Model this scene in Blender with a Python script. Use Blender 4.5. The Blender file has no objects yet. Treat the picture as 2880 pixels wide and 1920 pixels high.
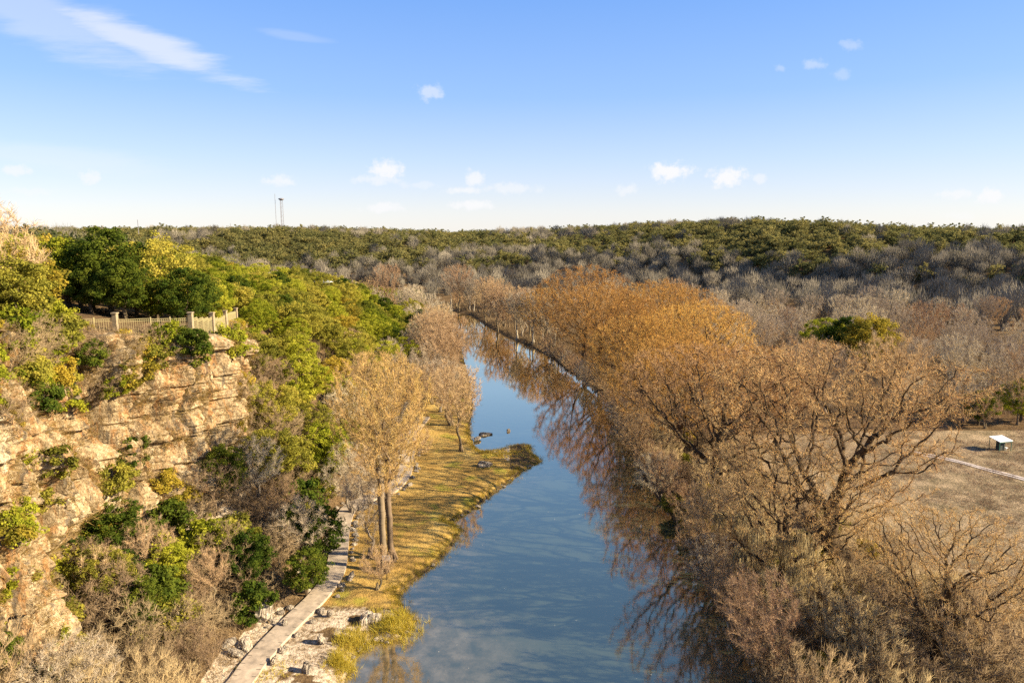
import bpy, math, random
import numpy as np
from mathutils import Vector

# ------------------------------------------------------------------ camera, sky, sun, exposure
SC = bpy.context.scene
CAM_H, PITCH, FPX = 35.0, math.radians(9.0), 1920.0
SUN_AZ, SUN_EL = math.radians(-8.0), math.radians(26.0)     # azimuth from +X towards +Y
cam = bpy.data.cameras.new("camera"); cam.lens = 24.0; cam.sensor_width = 36.0
cam.clip_start = 0.5; cam.clip_end = 20000
co = bpy.data.objects.new("camera", cam); SC.collection.objects.link(co)
co.location = (0, 0, CAM_H); co.rotation_euler = (math.pi/2 - PITCH, 0, 0)
SC.camera = co
SC.view_settings.view_transform = 'Standard'; SC.view_settings.look = 'None'
SC.view_settings.gamma = 1.0; SC.view_settings.exposure = 1.6
SC.cycles.max_bounces = 6; SC.cycles.diffuse_bounces = 2; SC.cycles.glossy_bounces = 2
SC.cycles.transmission_bounces = 2; SC.cycles.transparent_max_bounces = 4
SC.cycles.use_denoising = False
SC.cycles.caustics_reflective = False; SC.cycles.caustics_refractive = False

def pdir(u, v):
    xc = (u-1440)/FPX; yc = -(v-960)/FPX
    return np.array([xc, math.cos(PITCH)+yc*math.sin(PITCH), -math.sin(PITCH)+yc*math.cos(PITCH)])
def gp(u, v, z=0.0):                       # where the sight line through a photo pixel meets height z
    d = pdir(u, v); t = (z-CAM_H)/d[2]
    return (d[0]*t, d[1]*t)

world = bpy.data.worlds.new("World"); SC.world = world; world.use_nodes = True
WN, WL = world.node_tree.nodes, world.node_tree.links
WN.clear()
def wn(t, **k):
    n = WN.new(t)
    for a, b in k.items(): setattr(n, a, b)
    return n
w_out = wn('ShaderNodeOutputWorld'); w_bg = wn('ShaderNodeBackground'); w_bg.inputs[1].default_value = 0.08
WL.new(w_bg.outputs[0], w_out.inputs[0])
sky = wn('ShaderNodeTexSky', sky_type='NISHITA', sun_disc=False, sun_elevation=SUN_EL,
         sun_rotation=math.pi/2 - SUN_AZ, altitude=300, air_density=1.0, dust_density=0.25, ozone_density=3.0)
def clouds():
    tc = wn('ShaderNodeTexCoord')
    sep = wn('ShaderNodeSeparateXYZ'); WL.new(tc.outputs['Generated'], sep.inputs[0])
    mx = wn('ShaderNodeMath', operation='MAXIMUM'); mx.inputs[1].default_value = 0.02; WL.new(sep.outputs['Y'], mx.inputs[0])
    cx = wn('ShaderNodeMath', operation='DIVIDE'); WL.new(sep.outputs['X'], cx.inputs[0]); WL.new(mx.outputs[0], cx.inputs[1])
    cz = wn('ShaderNodeMath', operation='DIVIDE'); WL.new(sep.outputs['Z'], cz.inputs[0]); WL.new(mx.outputs[0], cz.inputs[1])
    cmb = wn('ShaderNodeCombineXYZ'); WL.new(cx.outputs[0], cmb.inputs[0]); WL.new(cz.outputs[0], cmb.inputs[1])
    # domain warp gives the billows
    nz = wn('ShaderNodeTexNoise'); nz.inputs['Scale'].default_value = 26; nz.inputs['Detail'].default_value = 7; nz.inputs['Roughness'].default_value = .6
    WL.new(cmb.outputs[0], nz.inputs['Vector'])
    nb = wn('ShaderNodeTexNoise'); nb.inputs['Scale'].default_value = 60; nb.inputs['Detail'].default_value = 6; nb.inputs['Roughness'].default_value = .62
    WL.new(cmb.outputs[0], nb.inputs['Vector'])
    def blob(u, v, a, b, rot, noise, soft, amp):
        d = pdir(u, v); px, pz = d[0]/d[1], d[2]/d[1]
        sub = wn('ShaderNodeVectorMath', operation='SUBTRACT'); WL.new(cmb.outputs[0], sub.inputs[0]); sub.inputs[1].default_value = (px, pz, 0)
        m = wn('ShaderNodeMapping', vector_type='TEXTURE'); m.inputs['Rotation'].default_value = (0, 0, rot); m.inputs['Scale'].default_value = (a, b, 1)
        WL.new(sub.outputs[0], m.inputs[0])
        ln = wn('ShaderNodeVectorMath', operation='LENGTH'); WL.new(m.outputs[0], ln.inputs[0])
        a1 = wn('ShaderNodeMath', operation='MULTIPLY_ADD'); WL.new(noise, a1.inputs[0]); a1.inputs[1].default_value = soft; WL.new(ln.outputs['Value'], a1.inputs[2])
        r = wn('ShaderNodeMapRange', interpolation_type='SMOOTHSTEP'); WL.new(a1.outputs[0], r.inputs[0])
        r.inputs[1].default_value = soft*.5+1.0; r.inputs[2].default_value = soft*.5+.25; r.inputs[3].default_value = 0; r.inputs[4].default_value = amp
        return r.outputs[0]
    outs = []
    s = 1/FPX
    for (u, v, a, b, amp) in [(1088, 478, 46, 24, .9), (1055, 505, 60, 14, .55), (1335, 500, 28, 20, .75), (1305, 536, 50, 10, .7), (1330, 577, 62, 13, .85),
                         (1075, 585, 60, 13, .75), (1888, 484, 58, 24, .95), (2050, 500, 58, 24, .95), (2135, 502, 18, 14, .5), (2790, 552, 42, 24, .9), (2690, 545, 60, 14, .6),
                         (1212, 258, 34, 22, .45), (1760, 535, 36, 14, .5), (250, 500, 36, 18, .6), (50, 480, 44, 14, .6), (785, 508, 44, 16, .65),
                         (2290, 180, 30, 14, .3), (2195, 192, 16, 10, .22), (2395, 128, 30, 14, .25), (2370, 210, 26, 14, .2), (2700, 608, 50, 12, .35), (1180, 520, 60, 10, .3), (1430, 530, 80, 14, .5),(90,540,70,12,.3)]:
        outs.append(blob(u, v, a*s*1.25, b*s*1.35, 0, nb.outputs[0], 2.2, amp))
    # the wispy cirrus streak, and faint veils
    mp = wn('ShaderNodeMapping'); mp.inputs['Rotation'].default_value = (0, 0, math.radians(20)); mp.inputs['Scale'].default_value = (3, 22, 1)
    WL.new(cmb.outputs[0], mp.inputs[0])
    st = wn('ShaderNodeTexNoise'); st.inputs['Scale'].default_value = 2.2; st.inputs['Detail'].default_value = 8; st.inputs['Roughness'].default_value = .62; WL.new(mp.outputs[0], st.inputs['Vector'])
    outs.append(blob(400, 120, 330*s, 52*s, math.radians(-19), st.outputs[0], 1.5, .6))
    outs.append(blob(130, 60, 420*s, 95*s, math.radians(-19), st.outputs[0], 1.6, .32))
    outs.append(blob(820, 100, 120*s, 16*s, math.radians(-8), st.outputs[0], 1.4, .14))
    outs.append(blob(150, 440, 420*s, 50*s, math.radians(-6), st.outputs[0], 1.4, .2))
    cur = outs[0]
    for o in outs[1:]:
        m = wn('ShaderNodeMath', operation='MAXIMUM'); WL.new(cur, m.inputs[0]); WL.new(o, m.inputs[1]); cur = m.outputs[0]
    # pale veil of moisture near the horizon
    hz = wn('ShaderNodeMapRange', interpolation_type='SMOOTHSTEP'); WL.new(sep.outputs['Z'], hz.inputs[0])
    hz.inputs[1].default_value = 0.30; hz.inputs[2].default_value = -0.02; hz.inputs[3].default_value = 0; hz.inputs[4].default_value = 0.9
    return cur, hz.outputs[0]
cl, hzv = clouds()
sepz = wn('ShaderNodeSeparateXYZ'); tcw = wn('ShaderNodeTexCoord'); WL.new(tcw.outputs['Generated'], sepz.inputs[0])
wr = wn('ShaderNodeValToRGB'); WL.new(sepz.outputs['Z'], wr.inputs[0]); KS = 1/(.08*2**1.6)
els = wr.color_ramp.elements
while len(els) < 7: els.new(.5)
for e_, (p_, c_) in zip(els, [(0, (.86, .83, .84)), (.03, (.82, .81, .86)), (.10, (.58, .71, .97)), (.184, (.33, .55, 1.0)), (.30, (.20, .43, .98)), (.5, (.15, .33, .75)), (1, (.09, .2, .5))]): e_.position = p_; e_.color = (*c_, 1)
ws = wn('ShaderNodeVectorMath', operation='SCALE'); WL.new(wr.outputs[0], ws.inputs[0]); ws.inputs['Scale'].default_value = KS
mh = wn('ShaderNodeMix', data_type='RGBA'); mh.inputs[0].default_value = .8; WL.new(sky.outputs[0], mh.inputs[6]); WL.new(ws.outputs[0], mh.inputs[7])
mc = wn('ShaderNodeMix', data_type='RGBA'); WL.new(cl, mc.inputs[0]); WL.new(mh.outputs[2], mc.inputs[6]); mc.inputs[7].default_value = (4.05, 4.05, 4.1, 1)
WL.new(mc.outputs[2], w_bg.inputs[0])

sl = bpy.data.lights.new("sun", 'SUN'); sl.energy = 5.0; sl.angle = math.radians(0.5); sl.color = (1.0, 0.83, 0.56)
so = bpy.data.objects.new("sun", sl); SC.collection.objects.link(so)
sdir = Vector((math.cos(SUN_EL)*math.cos(SUN_AZ), math.cos(SUN_EL)*math.sin(SUN_AZ), math.sin(SUN_EL)))
so.rotation_euler = sdir.to_track_quat('Z', 'Y').to_euler(); so.location = (200, -60, 120)

# ------------------------------------------------------------------ helpers
def vnoise(P, seed=0):
    P = np.asarray(P, float); I = np.floor(P).astype(np.int64); f = P-I; f = f*f*(3-2*f)
    def h(ix, iy, iz):
        n = (ix*374761393 + iy*668265263 + iz*2147483647 + seed*974634777) & 0xFFFFFFFF
        n = ((n ^ (n >> 13))*1274126177) & 0xFFFFFFFF
        n = ((n ^ (n >> 16))*2246822519) & 0xFFFFFFFF
        return ((n ^ (n >> 15)) & 0xFFFFFF)/float(0xFFFFFF)
    r = 0
    for a in (0, 1):
        for b in (0, 1):
            for c in (0, 1):
                w = (f[..., 0] if a else 1-f[..., 0])*(f[..., 1] if b else 1-f[..., 1])*(f[..., 2] if c else 1-f[..., 2])
                r = r + w*h(I[..., 0]+a, I[..., 1]+b, I[..., 2]+c)
    return r
def fbm(P, octv=4, seed=0, gain=.5):
    P = np.asarray(P, float); r = 0; a = 1; t = 0
    for o in range(octv):
        r = r + a*vnoise(P*2.03**o + o*17.1, seed+o); t += a; a *= gain
    return r/t
def n2(x, y, s, octv=3, seed=0):
    x = np.asarray(x, float); y = np.asarray(y, float)
    return fbm(np.stack([x*s, y*s, np.zeros_like(x*s)+.5], -1), octv, seed)
def sstep(a, b, x):
    t = np.clip((np.asarray(x, float)-a)/(b-a), 0, 1); return t*t*(3-2*t)
def unit(v): return v/np.maximum(np.linalg.norm(v, axis=-1, keepdims=True), 1e-9)

class MB:
    def __init__(s): s.V = []; s.F = []; s.M = []; s.T = []; s.n = 0
    def add(s, V, F, mat=0, tone=.5):
        V = np.asarray(V, np.float32).reshape(-1, 3); F = np.asarray(F, np.int64)
        s.V.append(V); s.F.append(F+s.n); s.M.append(np.full(len(F), mat, np.int32))
        s.T.append(np.broadcast_to(np.asarray(tone, np.float32), (len(V),))); s.n += len(V)
        return s
    def mesh(s, name, mats, smooth=False):
        me = bpy.data.meshes.new(name); V = np.concatenate(s.V)
        me.vertices.add(len(V)); me.vertices.foreach_set('co', V.ravel())
        loops = np.concatenate([f.ravel() for f in s.F]); sizes = np.concatenate([np.full(len(f), f.shape[1]) for f in s.F])
        me.loops.add(len(loops)); me.loops.foreach_set('vertex_index', loops.astype(np.int32))
        me.polygons.add(len(sizes)); st = np.concatenate([[0], np.cumsum(sizes)[:-1]])
        me.polygons.foreach_set('loop_start', st.astype(np.int32)); me.polygons.foreach_set('loop_total', sizes.astype(np.int32))
        me.polygons.foreach_set('material_index', np.concatenate(s.M))
        me.polygons.foreach_set('use_smooth', np.full(len(sizes), smooth))
        at = me.attributes.new('tone', 'FLOAT', 'POINT'); at.data.foreach_set('value', np.concatenate(s.T).astype(np.float32))
        me.update(calc_edges=True)
        for m in (mats if isinstance(mats, (list, tuple)) else [mats]): me.materials.append(m)
        return me
def box(mb, x0, x1, y0, y1, z0, z1, mat=0, tone=.5, M=None):
    V = np.array([[x, y, z] for z in (z0, z1) for (x, y) in ((x0, y0), (x1, y0), (x1, y1), (x0, y1))], float)
    if M is not None: V = V @ M[:3, :3].T + M[:3, 3]
    mb.add(V, [[3, 2, 1, 0], [4, 5, 6, 7], [0, 1, 5, 4], [1, 2, 6, 5], [2, 3, 7, 6], [3, 0, 4, 7]], mat, tone)
def rz(a, loc=(0, 0, 0)):
    c, s = math.cos(a), math.sin(a); M = np.eye(4); M[:2, :2] = [[c, -s], [s, c]]; M[:3, 3] = loc; return M
def frusta(mb, P0, P1, R0, R1, sides=4, mat=0, tone0=0., tone1=0.):
    P0 = np.asarray(P0, float); P1 = np.asarray(P1, float); n = len(P0)
    if n == 0: return
    R0 = np.broadcast_to(R0, (n,)); R1 = np.broadcast_to(R1, (n,))
    d = unit(P1-P0); a = np.where(np.abs(d[:, 2:3]) < .9, np.array([[0, 0, 1.]]), np.array([[1., 0, 0]]))
    e1 = unit(np.cross(d, a)); e2 = np.cross(d, e1)
    an = np.arange(sides)*2*math.pi/sides; c = np.cos(an)[None, :, None]; s = np.sin(an)[None, :, None]
    ring = e1[:, None]*c + e2[:, None]*s
    A = P0[:, None]+ring*R0[:, None, None]; B = P1[:, None]+ring*R1[:, None, None]
    V = np.concatenate([A, B], 1).reshape(-1, 3); base = np.arange(n)[:, None]*(2*sides); k = np.arange(sides); k2 = (k+1) % sides
    F = np.stack([base+k, base+k2, base+sides+k2, base+sides+k], -1).reshape(-1, 4)
    T = np.concatenate([np.broadcast_to(np.asarray(tone0, float), (n,))[:, None]*np.ones((1, sides)), np.broadcast_to(np.asarray(tone1, float), (n,))[:, None]*np.ones((1, sides))], 1).ravel()
    mb.add(V, F, mat, T)
def cones(mb, P, D, L, R, mat=0, tone=.8):           # thin three-sided twigs
    n = len(P)
    if n == 0: return
    d = unit(D); a = np.where(np.abs(d[:, 2:3]) < .9, np.array([[0, 0, 1.]]), np.array([[1., 0, 0]]))
    e1 = unit(np.cross(d, a)); e2 = np.cross(d, e1); L = np.broadcast_to(L, (n,))[:, None]; R = np.broadcast_to(R, (n,))[:, None]
    V = np.stack([P+e1*R, P+(-.5*e1+.87*e2)*R, P+(-.5*e1-.87*e2)*R, P+d*L], 1).reshape(-1, 3)
    b = np.arange(n)[:, None]*4; F = np.concatenate([b+np.array([[0, 1, 3]]), b+np.array([[1, 2, 3]]), b+np.array([[2, 0, 3]])], 0)
    mb.add(V, F, mat, np.repeat(np.broadcast_to(tone, (n,)), 4))
def leaves(mb, P, N, size, mat=1, tone=.5, rng=None):      # small four-cornered leaf sprays facing N
    n = len(P); N = unit(N); r = rng.normal(size=(n, 3)); e1 = unit(np.cross(N, r)); e2 = np.cross(N, e1)
    s = np.broadcast_to(size, (n,))[:, None]; w = s*rng.uniform(.45, .75, (n, 1))
    V = np.stack([P-e1*s, P-e2*w, P+e1*s, P+e2*w], 1).reshape(-1, 3)
    mb.add(V, np.arange(n)[:, None]*4+np.arange(4), mat, np.repeat(np.broadcast_to(tone, (n,)), 4))
def rsph(rng, n): return unit(rng.normal(size=(n, 3)))

# ------------------------------------------------------------------ materials
def mat(name):
    m = bpy.data.materials.new(name); m.use_nodes = True; m.node_tree.nodes.clear(); return m, m.node_tree.nodes, m.node_tree.links
def nd(N, t, **k):
    n = N.new(t)
    for a, b in k.items(): setattr(n, a, b)
    return n
def ramp(N, L, src, stops):
    r = nd(N, 'ShaderNodeValToRGB'); el = r.color_ramp.elements
    while len(el) < len(stops): el.new(.5)
    for e, (p, c) in zip(el, stops): e.position = p; e.color = (*c, 1)
    L.new(src, r.inputs[0]); return r.outputs[0]
def noise(N, L, scale, detail=4, rough=.55, vec=None, dist=0):
    n = nd(N, 'ShaderNodeTexNoise'); n.inputs['Scale'].default_value = scale; n.inputs['Detail'].default_value = detail
    n.inputs['Roughness'].default_value = rough; n.inputs['Distortion'].default_value = dist
    if vec is not None: L.new(vec, n.inputs['Vector'])
    return n.outputs[0]
def mixc(N, L, f, a, b, bt='MIX'):
    m = nd(N, 'ShaderNodeMix', data_type='RGBA', blend_type=bt)
    for k, s in ((0, f), (6, a), (7, b)):
        if isinstance(s, bpy.types.NodeSocket): L.new(s, m.inputs[k])
        else: m.inputs[k].default_value = s if k == 0 else (*s, 1)
    return m.outputs[2]
def mth(N, L, op, a, b, c=None):
    m = nd(N, 'ShaderNodeMath', operation=op)
    for k, s in ((0, a), (1, b), (2, c)):
        if s is None: continue
        if isinstance(s, bpy.types.NodeSocket): L.new(s, m.inputs[k])
        else: m.inputs[k].default_value = s
    return m.outputs[0]
def leafmat(name, dark, lo, hi, hi2, trans=.42, nscale=.45, objw=.5):
    m, N, L = mat(name); o = nd(N, 'ShaderNodeOutputMaterial'); a = nd(N, 'ShaderNodeAttribute', attribute_name='tone'); oi = nd(N, 'ShaderNodeObjectInfo')
    tc = nd(N, 'ShaderNodeTexCoord'); nz = noise(N, L, nscale, 2, .5, tc.outputs['Object'])
    f = mth(N, L, 'MULTIPLY_ADD', a.outputs['Fac'], .5, mth(N, L, 'MULTIPLY_ADD', nz, .7, mth(N, L, 'MULTIPLY', oi.outputs['Random'], objw)))
    f = mth(N, L, 'MULTIPLY_ADD', f, .95, -.2)
    col = ramp(N, L, f, [(0, dark), (.33, lo), (.66, hi), (1, hi2)])
    d = nd(N, 'ShaderNodeBsdfDiffuse'); t = nd(N, 'ShaderNodeBsdfTranslucent'); mx = nd(N, 'ShaderNodeMixShader'); mx.inputs[0].default_value = trans
    L.new(col, d.inputs[0]); L.new(col, t.inputs[0]); L.new(d.outputs[0], mx.inputs[1]); L.new(t.outputs[0], mx.inputs[2]); L.new(mx.outputs[0], o.inputs[0])
    return m
def barkmat(name, bark, mid, twig, var=.35, nscale=.5):
    m, N, L = mat(name); o = nd(N, 'ShaderNodeOutputMaterial'); a = nd(N, 'ShaderNodeAttribute', attribute_name='tone'); oi = nd(N, 'ShaderNodeObjectInfo')
    tc = nd(N, 'ShaderNodeTexCoord'); nz = noise(N, L, nscale, 3, .6, tc.outputs['Object'])
    col = ramp(N, L, a.outputs['Fac'], [(0, bark), (.4, mid), (1, twig)])
    k = mth(N, L, 'MULTIPLY_ADD', nz, var*2, mth(N, L, 'MULTIPLY_ADD', oi.outputs['Random'], var, 1-var*1.5))
    cv = nd(N, 'ShaderNodeVectorMath', operation='SCALE'); L.new(col, cv.inputs[0]); L.new(k, cv.inputs['Scale'])
    hs = nd(N, 'ShaderNodeHueSaturation'); L.new(cv.outputs[0], hs.inputs['Color']); L.new(mth(N, L, 'MULTIPLY_ADD', oi.outputs['Random'], .02, .492), hs.inputs['Hue'])
    d = nd(N, 'ShaderNodeBsdfDiffuse'); L.new(hs.outputs[0], d.inputs[0]); t = nd(N, 'ShaderNodeBsdfTranslucent'); L.new(hs.outputs[0], t.inputs[0]); mx = nd(N, 'ShaderNodeMixShader')
    L.new(mth(N, L, 'MULTIPLY', mth(N, L, 'GREATER_THAN', a.outputs['Fac'], .45), .3), mx.inputs[0]); L.new(d.outputs[0], mx.inputs[1]); L.new(t.outputs[0], mx.inputs[2]); L.new(mx.outputs[0], o.inputs[0])
    return m
M_BARK_CY = barkmat('cypress_bark', (.10, .065, .04), (.13, .08, .045), (.90, .53, .15), .42)
M_BARK_PK = barkmat('flat_cypress_bark', (.07, .048, .03), (.12, .075, .045), (.92, .62, .30), .4)
M_BARK_GR = barkmat('grey_bark', (.22, .18, .14), (.26, .21, .16), (.70, .58, .42))
M_BARK_SY = barkmat('pale_bark', (.36, .31, .24), (.46, .39, .29), (.50, .40, .28))
M_BARK_TH = barkmat('thicket_bark', (.17, .13, .09), (.22, .16, .10), (.42, .30, .18))
M_BARK_OK = barkmat('oak_bark', (.10, .075, .05), (.13, .10, .06), (.2, .15, .08))
M_BARK_GO = barkmat('golden_bark', (.20, .15, .10), (.30, .21, .11), (.72, .48, .18))
M_BARK_RD = barkmat('russet_bark', (.18, .14, .09), (.32, .22, .13), (.66, .46, .27))
M_BARK_ST = barkmat('straw_bark', (.3, .23, .14), (.42, .31, .18), (.60, .45, .25))
M_LEAF_GR = leafmat('green_leaf', (.035, .055, .006), (.13, .165, .013), (.31, .315, .03), (.46, .43, .05))
M_LEAF_OL = leafmat('olive_leaf', (.05, .055, .010), (.15, .15, .025), (.33, .30, .048), (.48, .40, .07))
M_LEAF_DK = leafmat('dark_leaf', (.012, .026, .006), (.04, .07, .012), (.10, .13, .018), (.22, .23, .03))
M_LEAF_YL = leafmat('yellow_leaf', (.07, .06, .012), (.22, .19, .03), (.40, .30, .04), (.52, .38, .06))
M_LEAF_FAR = leafmat('far_leaf', (.028, .038, .017), (.08, .095, .038), (.17, .165, .06), (.30, .255, .09), nscale=.05, objw=.4)
M_TWIG_FAR = leafmat('far_twig', (.10, .088, .07), (.18, .16, .125), (.31, .27, .21), (.46, .40, .29), trans=.1, nscale=.05, objw=.4)
M_MOSS = leafmat('hanging_moss', (.2, .16, .09), (.35, .28, .16), (.5, .4, .22), (.6, .5, .3))
M_DRY = leafmat('dry_grass_blade', (.14, .11, .02), (.38, .30, .05), (.60, .47, .09), (.75, .60, .16))

M_DRY2 = leafmat('cliff_grass_blade', (.07, .06, .015), (.20, .14, .05), (.36, .24, .08), (.46, .34, .12))
def groundmat():
    m, N, L = mat('ground_cover'); o = nd(N, 'ShaderNodeOutputMaterial'); b = nd(N, 'ShaderNodeBsdfDiffuse'); L.new(b.outputs[0], o.inputs[0])
    tc = nd(N, 'ShaderNodeTexCoord'); V = tc.outputs['Object']; at = nd(N, 'ShaderNodeAttribute', attribute_name='cover')
    sp = nd(N, 'ShaderNodeSeparateColor'); L.new(at.outputs['Color'], sp.inputs[0])
    n1 = noise(N, L, .35, 6, .65, V); n2_ = noise(N, L, 2.6, 5, .7, V); n3 = noise(N, L, .09, 3, .5, V); n4 = noise(N, L, 7, 3, .7, V)
    litter = ramp(N, L, mth(N, L, 'MULTIPLY_ADD', n2_, .5, mth(N, L, 'MULTIPLY', n1, .5)), [(.3, (.05, .035, .022)), (.5, (.13, .085, .045)), (.62, (.22, .15, .08)), (.75, (.30, .22, .13))])
    lawn = ramp(N, L, mth(N, L, 'MULTIPLY_ADD', n4, .35, mth(N, L, 'MULTIPLY_ADD', n1, .4, mth(N, L, 'MULTIPLY', n3, .3))), [(.36, (.16, .12, .03)), (.46, (.28, .17, .055)), (.56, (.43, .28, .085)), (.68, (.52, .39, .15))])
    green = mixc(N, L, mth(N, L, 'MULTIPLY', ramp(N, L, noise(N, L, .22, 4, .6, V), [(.56, (0, 0, 0)), (.66, (1, 1, 1))]), .55), lawn, (.25, .27, .03))
    rock = ramp(N, L, mth(N, L, 'MULTIPLY_ADD', n2_, .6, mth(N, L, 'MULTIPLY', n1, .4)), [(.34, (.10, .075, .045)), (.44, (.27, .20, .13)), (.52, (.48, .39, .29)), (.66, (.66, .57, .45))])
    field = ramp(N, L, mth(N, L, 'MULTIPLY_ADD', n2_, .45, mth(N, L, 'MULTIPLY', n1, .55)), [(.34, (.10, .08, .045)), (.47, (.22, .17, .105)), (.58, (.36, .27, .17)), (.72, (.50, .39, .26))])
    def edge(c): return ramp(N, L, mth(N, L, 'MULTIPLY_ADD', n2_, .5, mth(N, L, 'ADD', c, -.25)), [(.42, (0, 0, 0)), (.58, (1, 1, 1))])
    c = mixc(N, L, edge(sp.outputs[0]), litter, green); c = mixc(N, L, edge(sp.outputs[2]), c, field); c = mixc(N, L, edge(sp.outputs[1]), c, rock)
    L.new(c, b.inputs[0])
    bp = nd(N, 'ShaderNodeBump'); bp.inputs['Strength'].default_value = .7; bp.inputs['Distance'].default_value = .3
    L.new(mth(N, L, 'MULTIPLY_ADD', n4, .4, n2_), bp.inputs['Height']); L.new(bp.outputs[0], b.inputs['Normal'])
    return m
def rockmat(name, cols, stain=.5, scale=1.0, crack=.12):
    m, N, L = mat(name); o = nd(N, 'ShaderNodeOutputMaterial'); b = nd(N, 'ShaderNodeBsdfDiffuse'); L.new(b.outputs[0], o.inputs[0])
    tc = nd(N, 'ShaderNodeTexCoord'); V = tc.outputs['Object']
    mp = nd(N, 'ShaderNodeMapping'); mp.inputs['Scale'].default_value = (1, 1, .25); L.new(V, mp.inputs[0])   # stains run down the face
    mb_ = nd(N, 'ShaderNodeMapping'); mb_.inputs['Scale'].default_value = (.25, .25, 2.2); L.new(V, mb_.inputs[0]); bed = mb_.outputs[0]
    n1 = noise(N, L, .5*scale, 7, .68, mp.outputs[0]); n2_ = noise(N, L, 3.2*scale, 6, .7, V); n3 = noise(N, L, .22*scale, 3, .5, V); n5 = noise(N, L, 1.1*scale, 4, .6, mp.outputs[0], 1.2)
    base = ramp(N, L, mth(N, L, 'MULTIPLY_ADD', n2_, .55, mth(N, L, 'MULTIPLY', n1, .45)), cols)
    s = ramp(N, L, n5, [(.5, (0, 0, 0)), (.62, (1, 1, 1))])
    base = mixc(N, L, mth(N, L, 'MULTIPLY', s, stain), base, (.42, .19, .06))
    g = ramp(N, L, noise(N, L, .8*scale, 5, .7, mp.outputs[0]), [(.535, (0, 0, 0)), (.60, (1, 1, 1))])
    base = mixc(N, L, mth(N, L, 'MULTIPLY', g, .8), base, (.10, .085, .07))
    L.new(base, b.inputs[0])
    vo = nd(N, 'ShaderNodeTexVoronoi', feature='DISTANCE_TO_EDGE'); vo.inputs['Scale'].default_value = 1.1*scale; L.new(mp.outputs[0], vo.inputs[0])
    bp = nd(N, 'ShaderNodeBump'); bp.inputs['Strength'].default_value = .9; bp.inputs['Distance'].default_value = .35/scale
    L.new(mth(N, L, 'MULTIPLY_ADD', mth(N, L, 'MINIMUM', vo.outputs[0], crack), 4, mth(N, L, 'MULTIPLY_ADD', noise(N, L, 1.4*scale, 5, .65, bed), .35, n2_)), bp.inputs['Height']); L.new(bp.outputs[0], b.inputs['Normal'])
    return m
M_GROUND = groundmat()
M_CLIFF = rockmat('limestone_cliff', [(.34, (.07, .05, .03)), (.44, (.25, .175, .095)), (.54, (.46, .35, .21)), (.68, (.66, .57, .42))], .55, crack=.0)
M_ROCK = rockmat('grey_rock', [(.32, (.07, .06, .05)), (.45, (.24, .20, .16)), (.55, (.42, .37, .30)), (.7, (.62, .56, .47))], .15, 1.6)
M_PALE = rockmat('pale_rock', [(.3, (.16, .13, .10)), (.42, (.36, .30, .23)), (.55, (.52, .45, .36)), (.7, (.66, .6, .5))], .2, 1.2)
def simple(name, c, rough=.8, metal=0, nz=.15, scale=3, emis=None):
    m, N, L = mat(name); o = nd(N, 'ShaderNodeOutputMaterial'); b = nd(N, 'ShaderNodeBsdfPrincipled'); L.new(b.outputs[0], o.inputs[0])
    tc = nd(N, 'ShaderNodeTexCoord'); n = noise(N, L, scale, 5, .6, tc.outputs['Object'])
    col = ramp(N, L, n, [(.3, tuple(x*(1-nz) for x in c)), (.7, tuple(min(1, x*(1+nz)) for x in c))]); L.new(col, b.inputs['Base Color'])
    b.inputs['Roughness'].default_value = rough; b.inputs['Metallic'].default_value = metal; return m
M_JOINT = simple('path_joint', (.10, .08, .06), .95)  # dark brown strips marking the expansion joints across the footpath
M_PATH = simple('path_concrete', (.36, .29, .22), .9, 0, .35, 1.3)
M_FENCE = simple('fence_paint', (.40, .34, .17), .5); M_STONE = simple('pillar_stone', (.27, .21, .13), .9, 0, .3, 4)
M_STEEL = simple('mast_steel', (.20, .19, .21), .5, .0); M_WHITE = simple('white_roof', (.80, .82, .84), .5, 0, .04)
M_GREEN = simple('green_trim', (.03, .12, .09), .6); M_DARK = simple('dark_panel', (.025, .04, .035), .7); M_STUCCO = simple('yellow_stucco', (.72, .58, .22), .9, 0, .08)
M_TILE = simple('roof_tile', (.38, .26, .18), .9, 0, .25, 5); M_GLASS = simple('window_glass', (.05, .07, .09), .15); M_SIGN = simple('sign_board', (.72, .70, .68), .6, 0, .05); M_INK = simple('sign_ink', (.2, .12, .12), .8)
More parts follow.
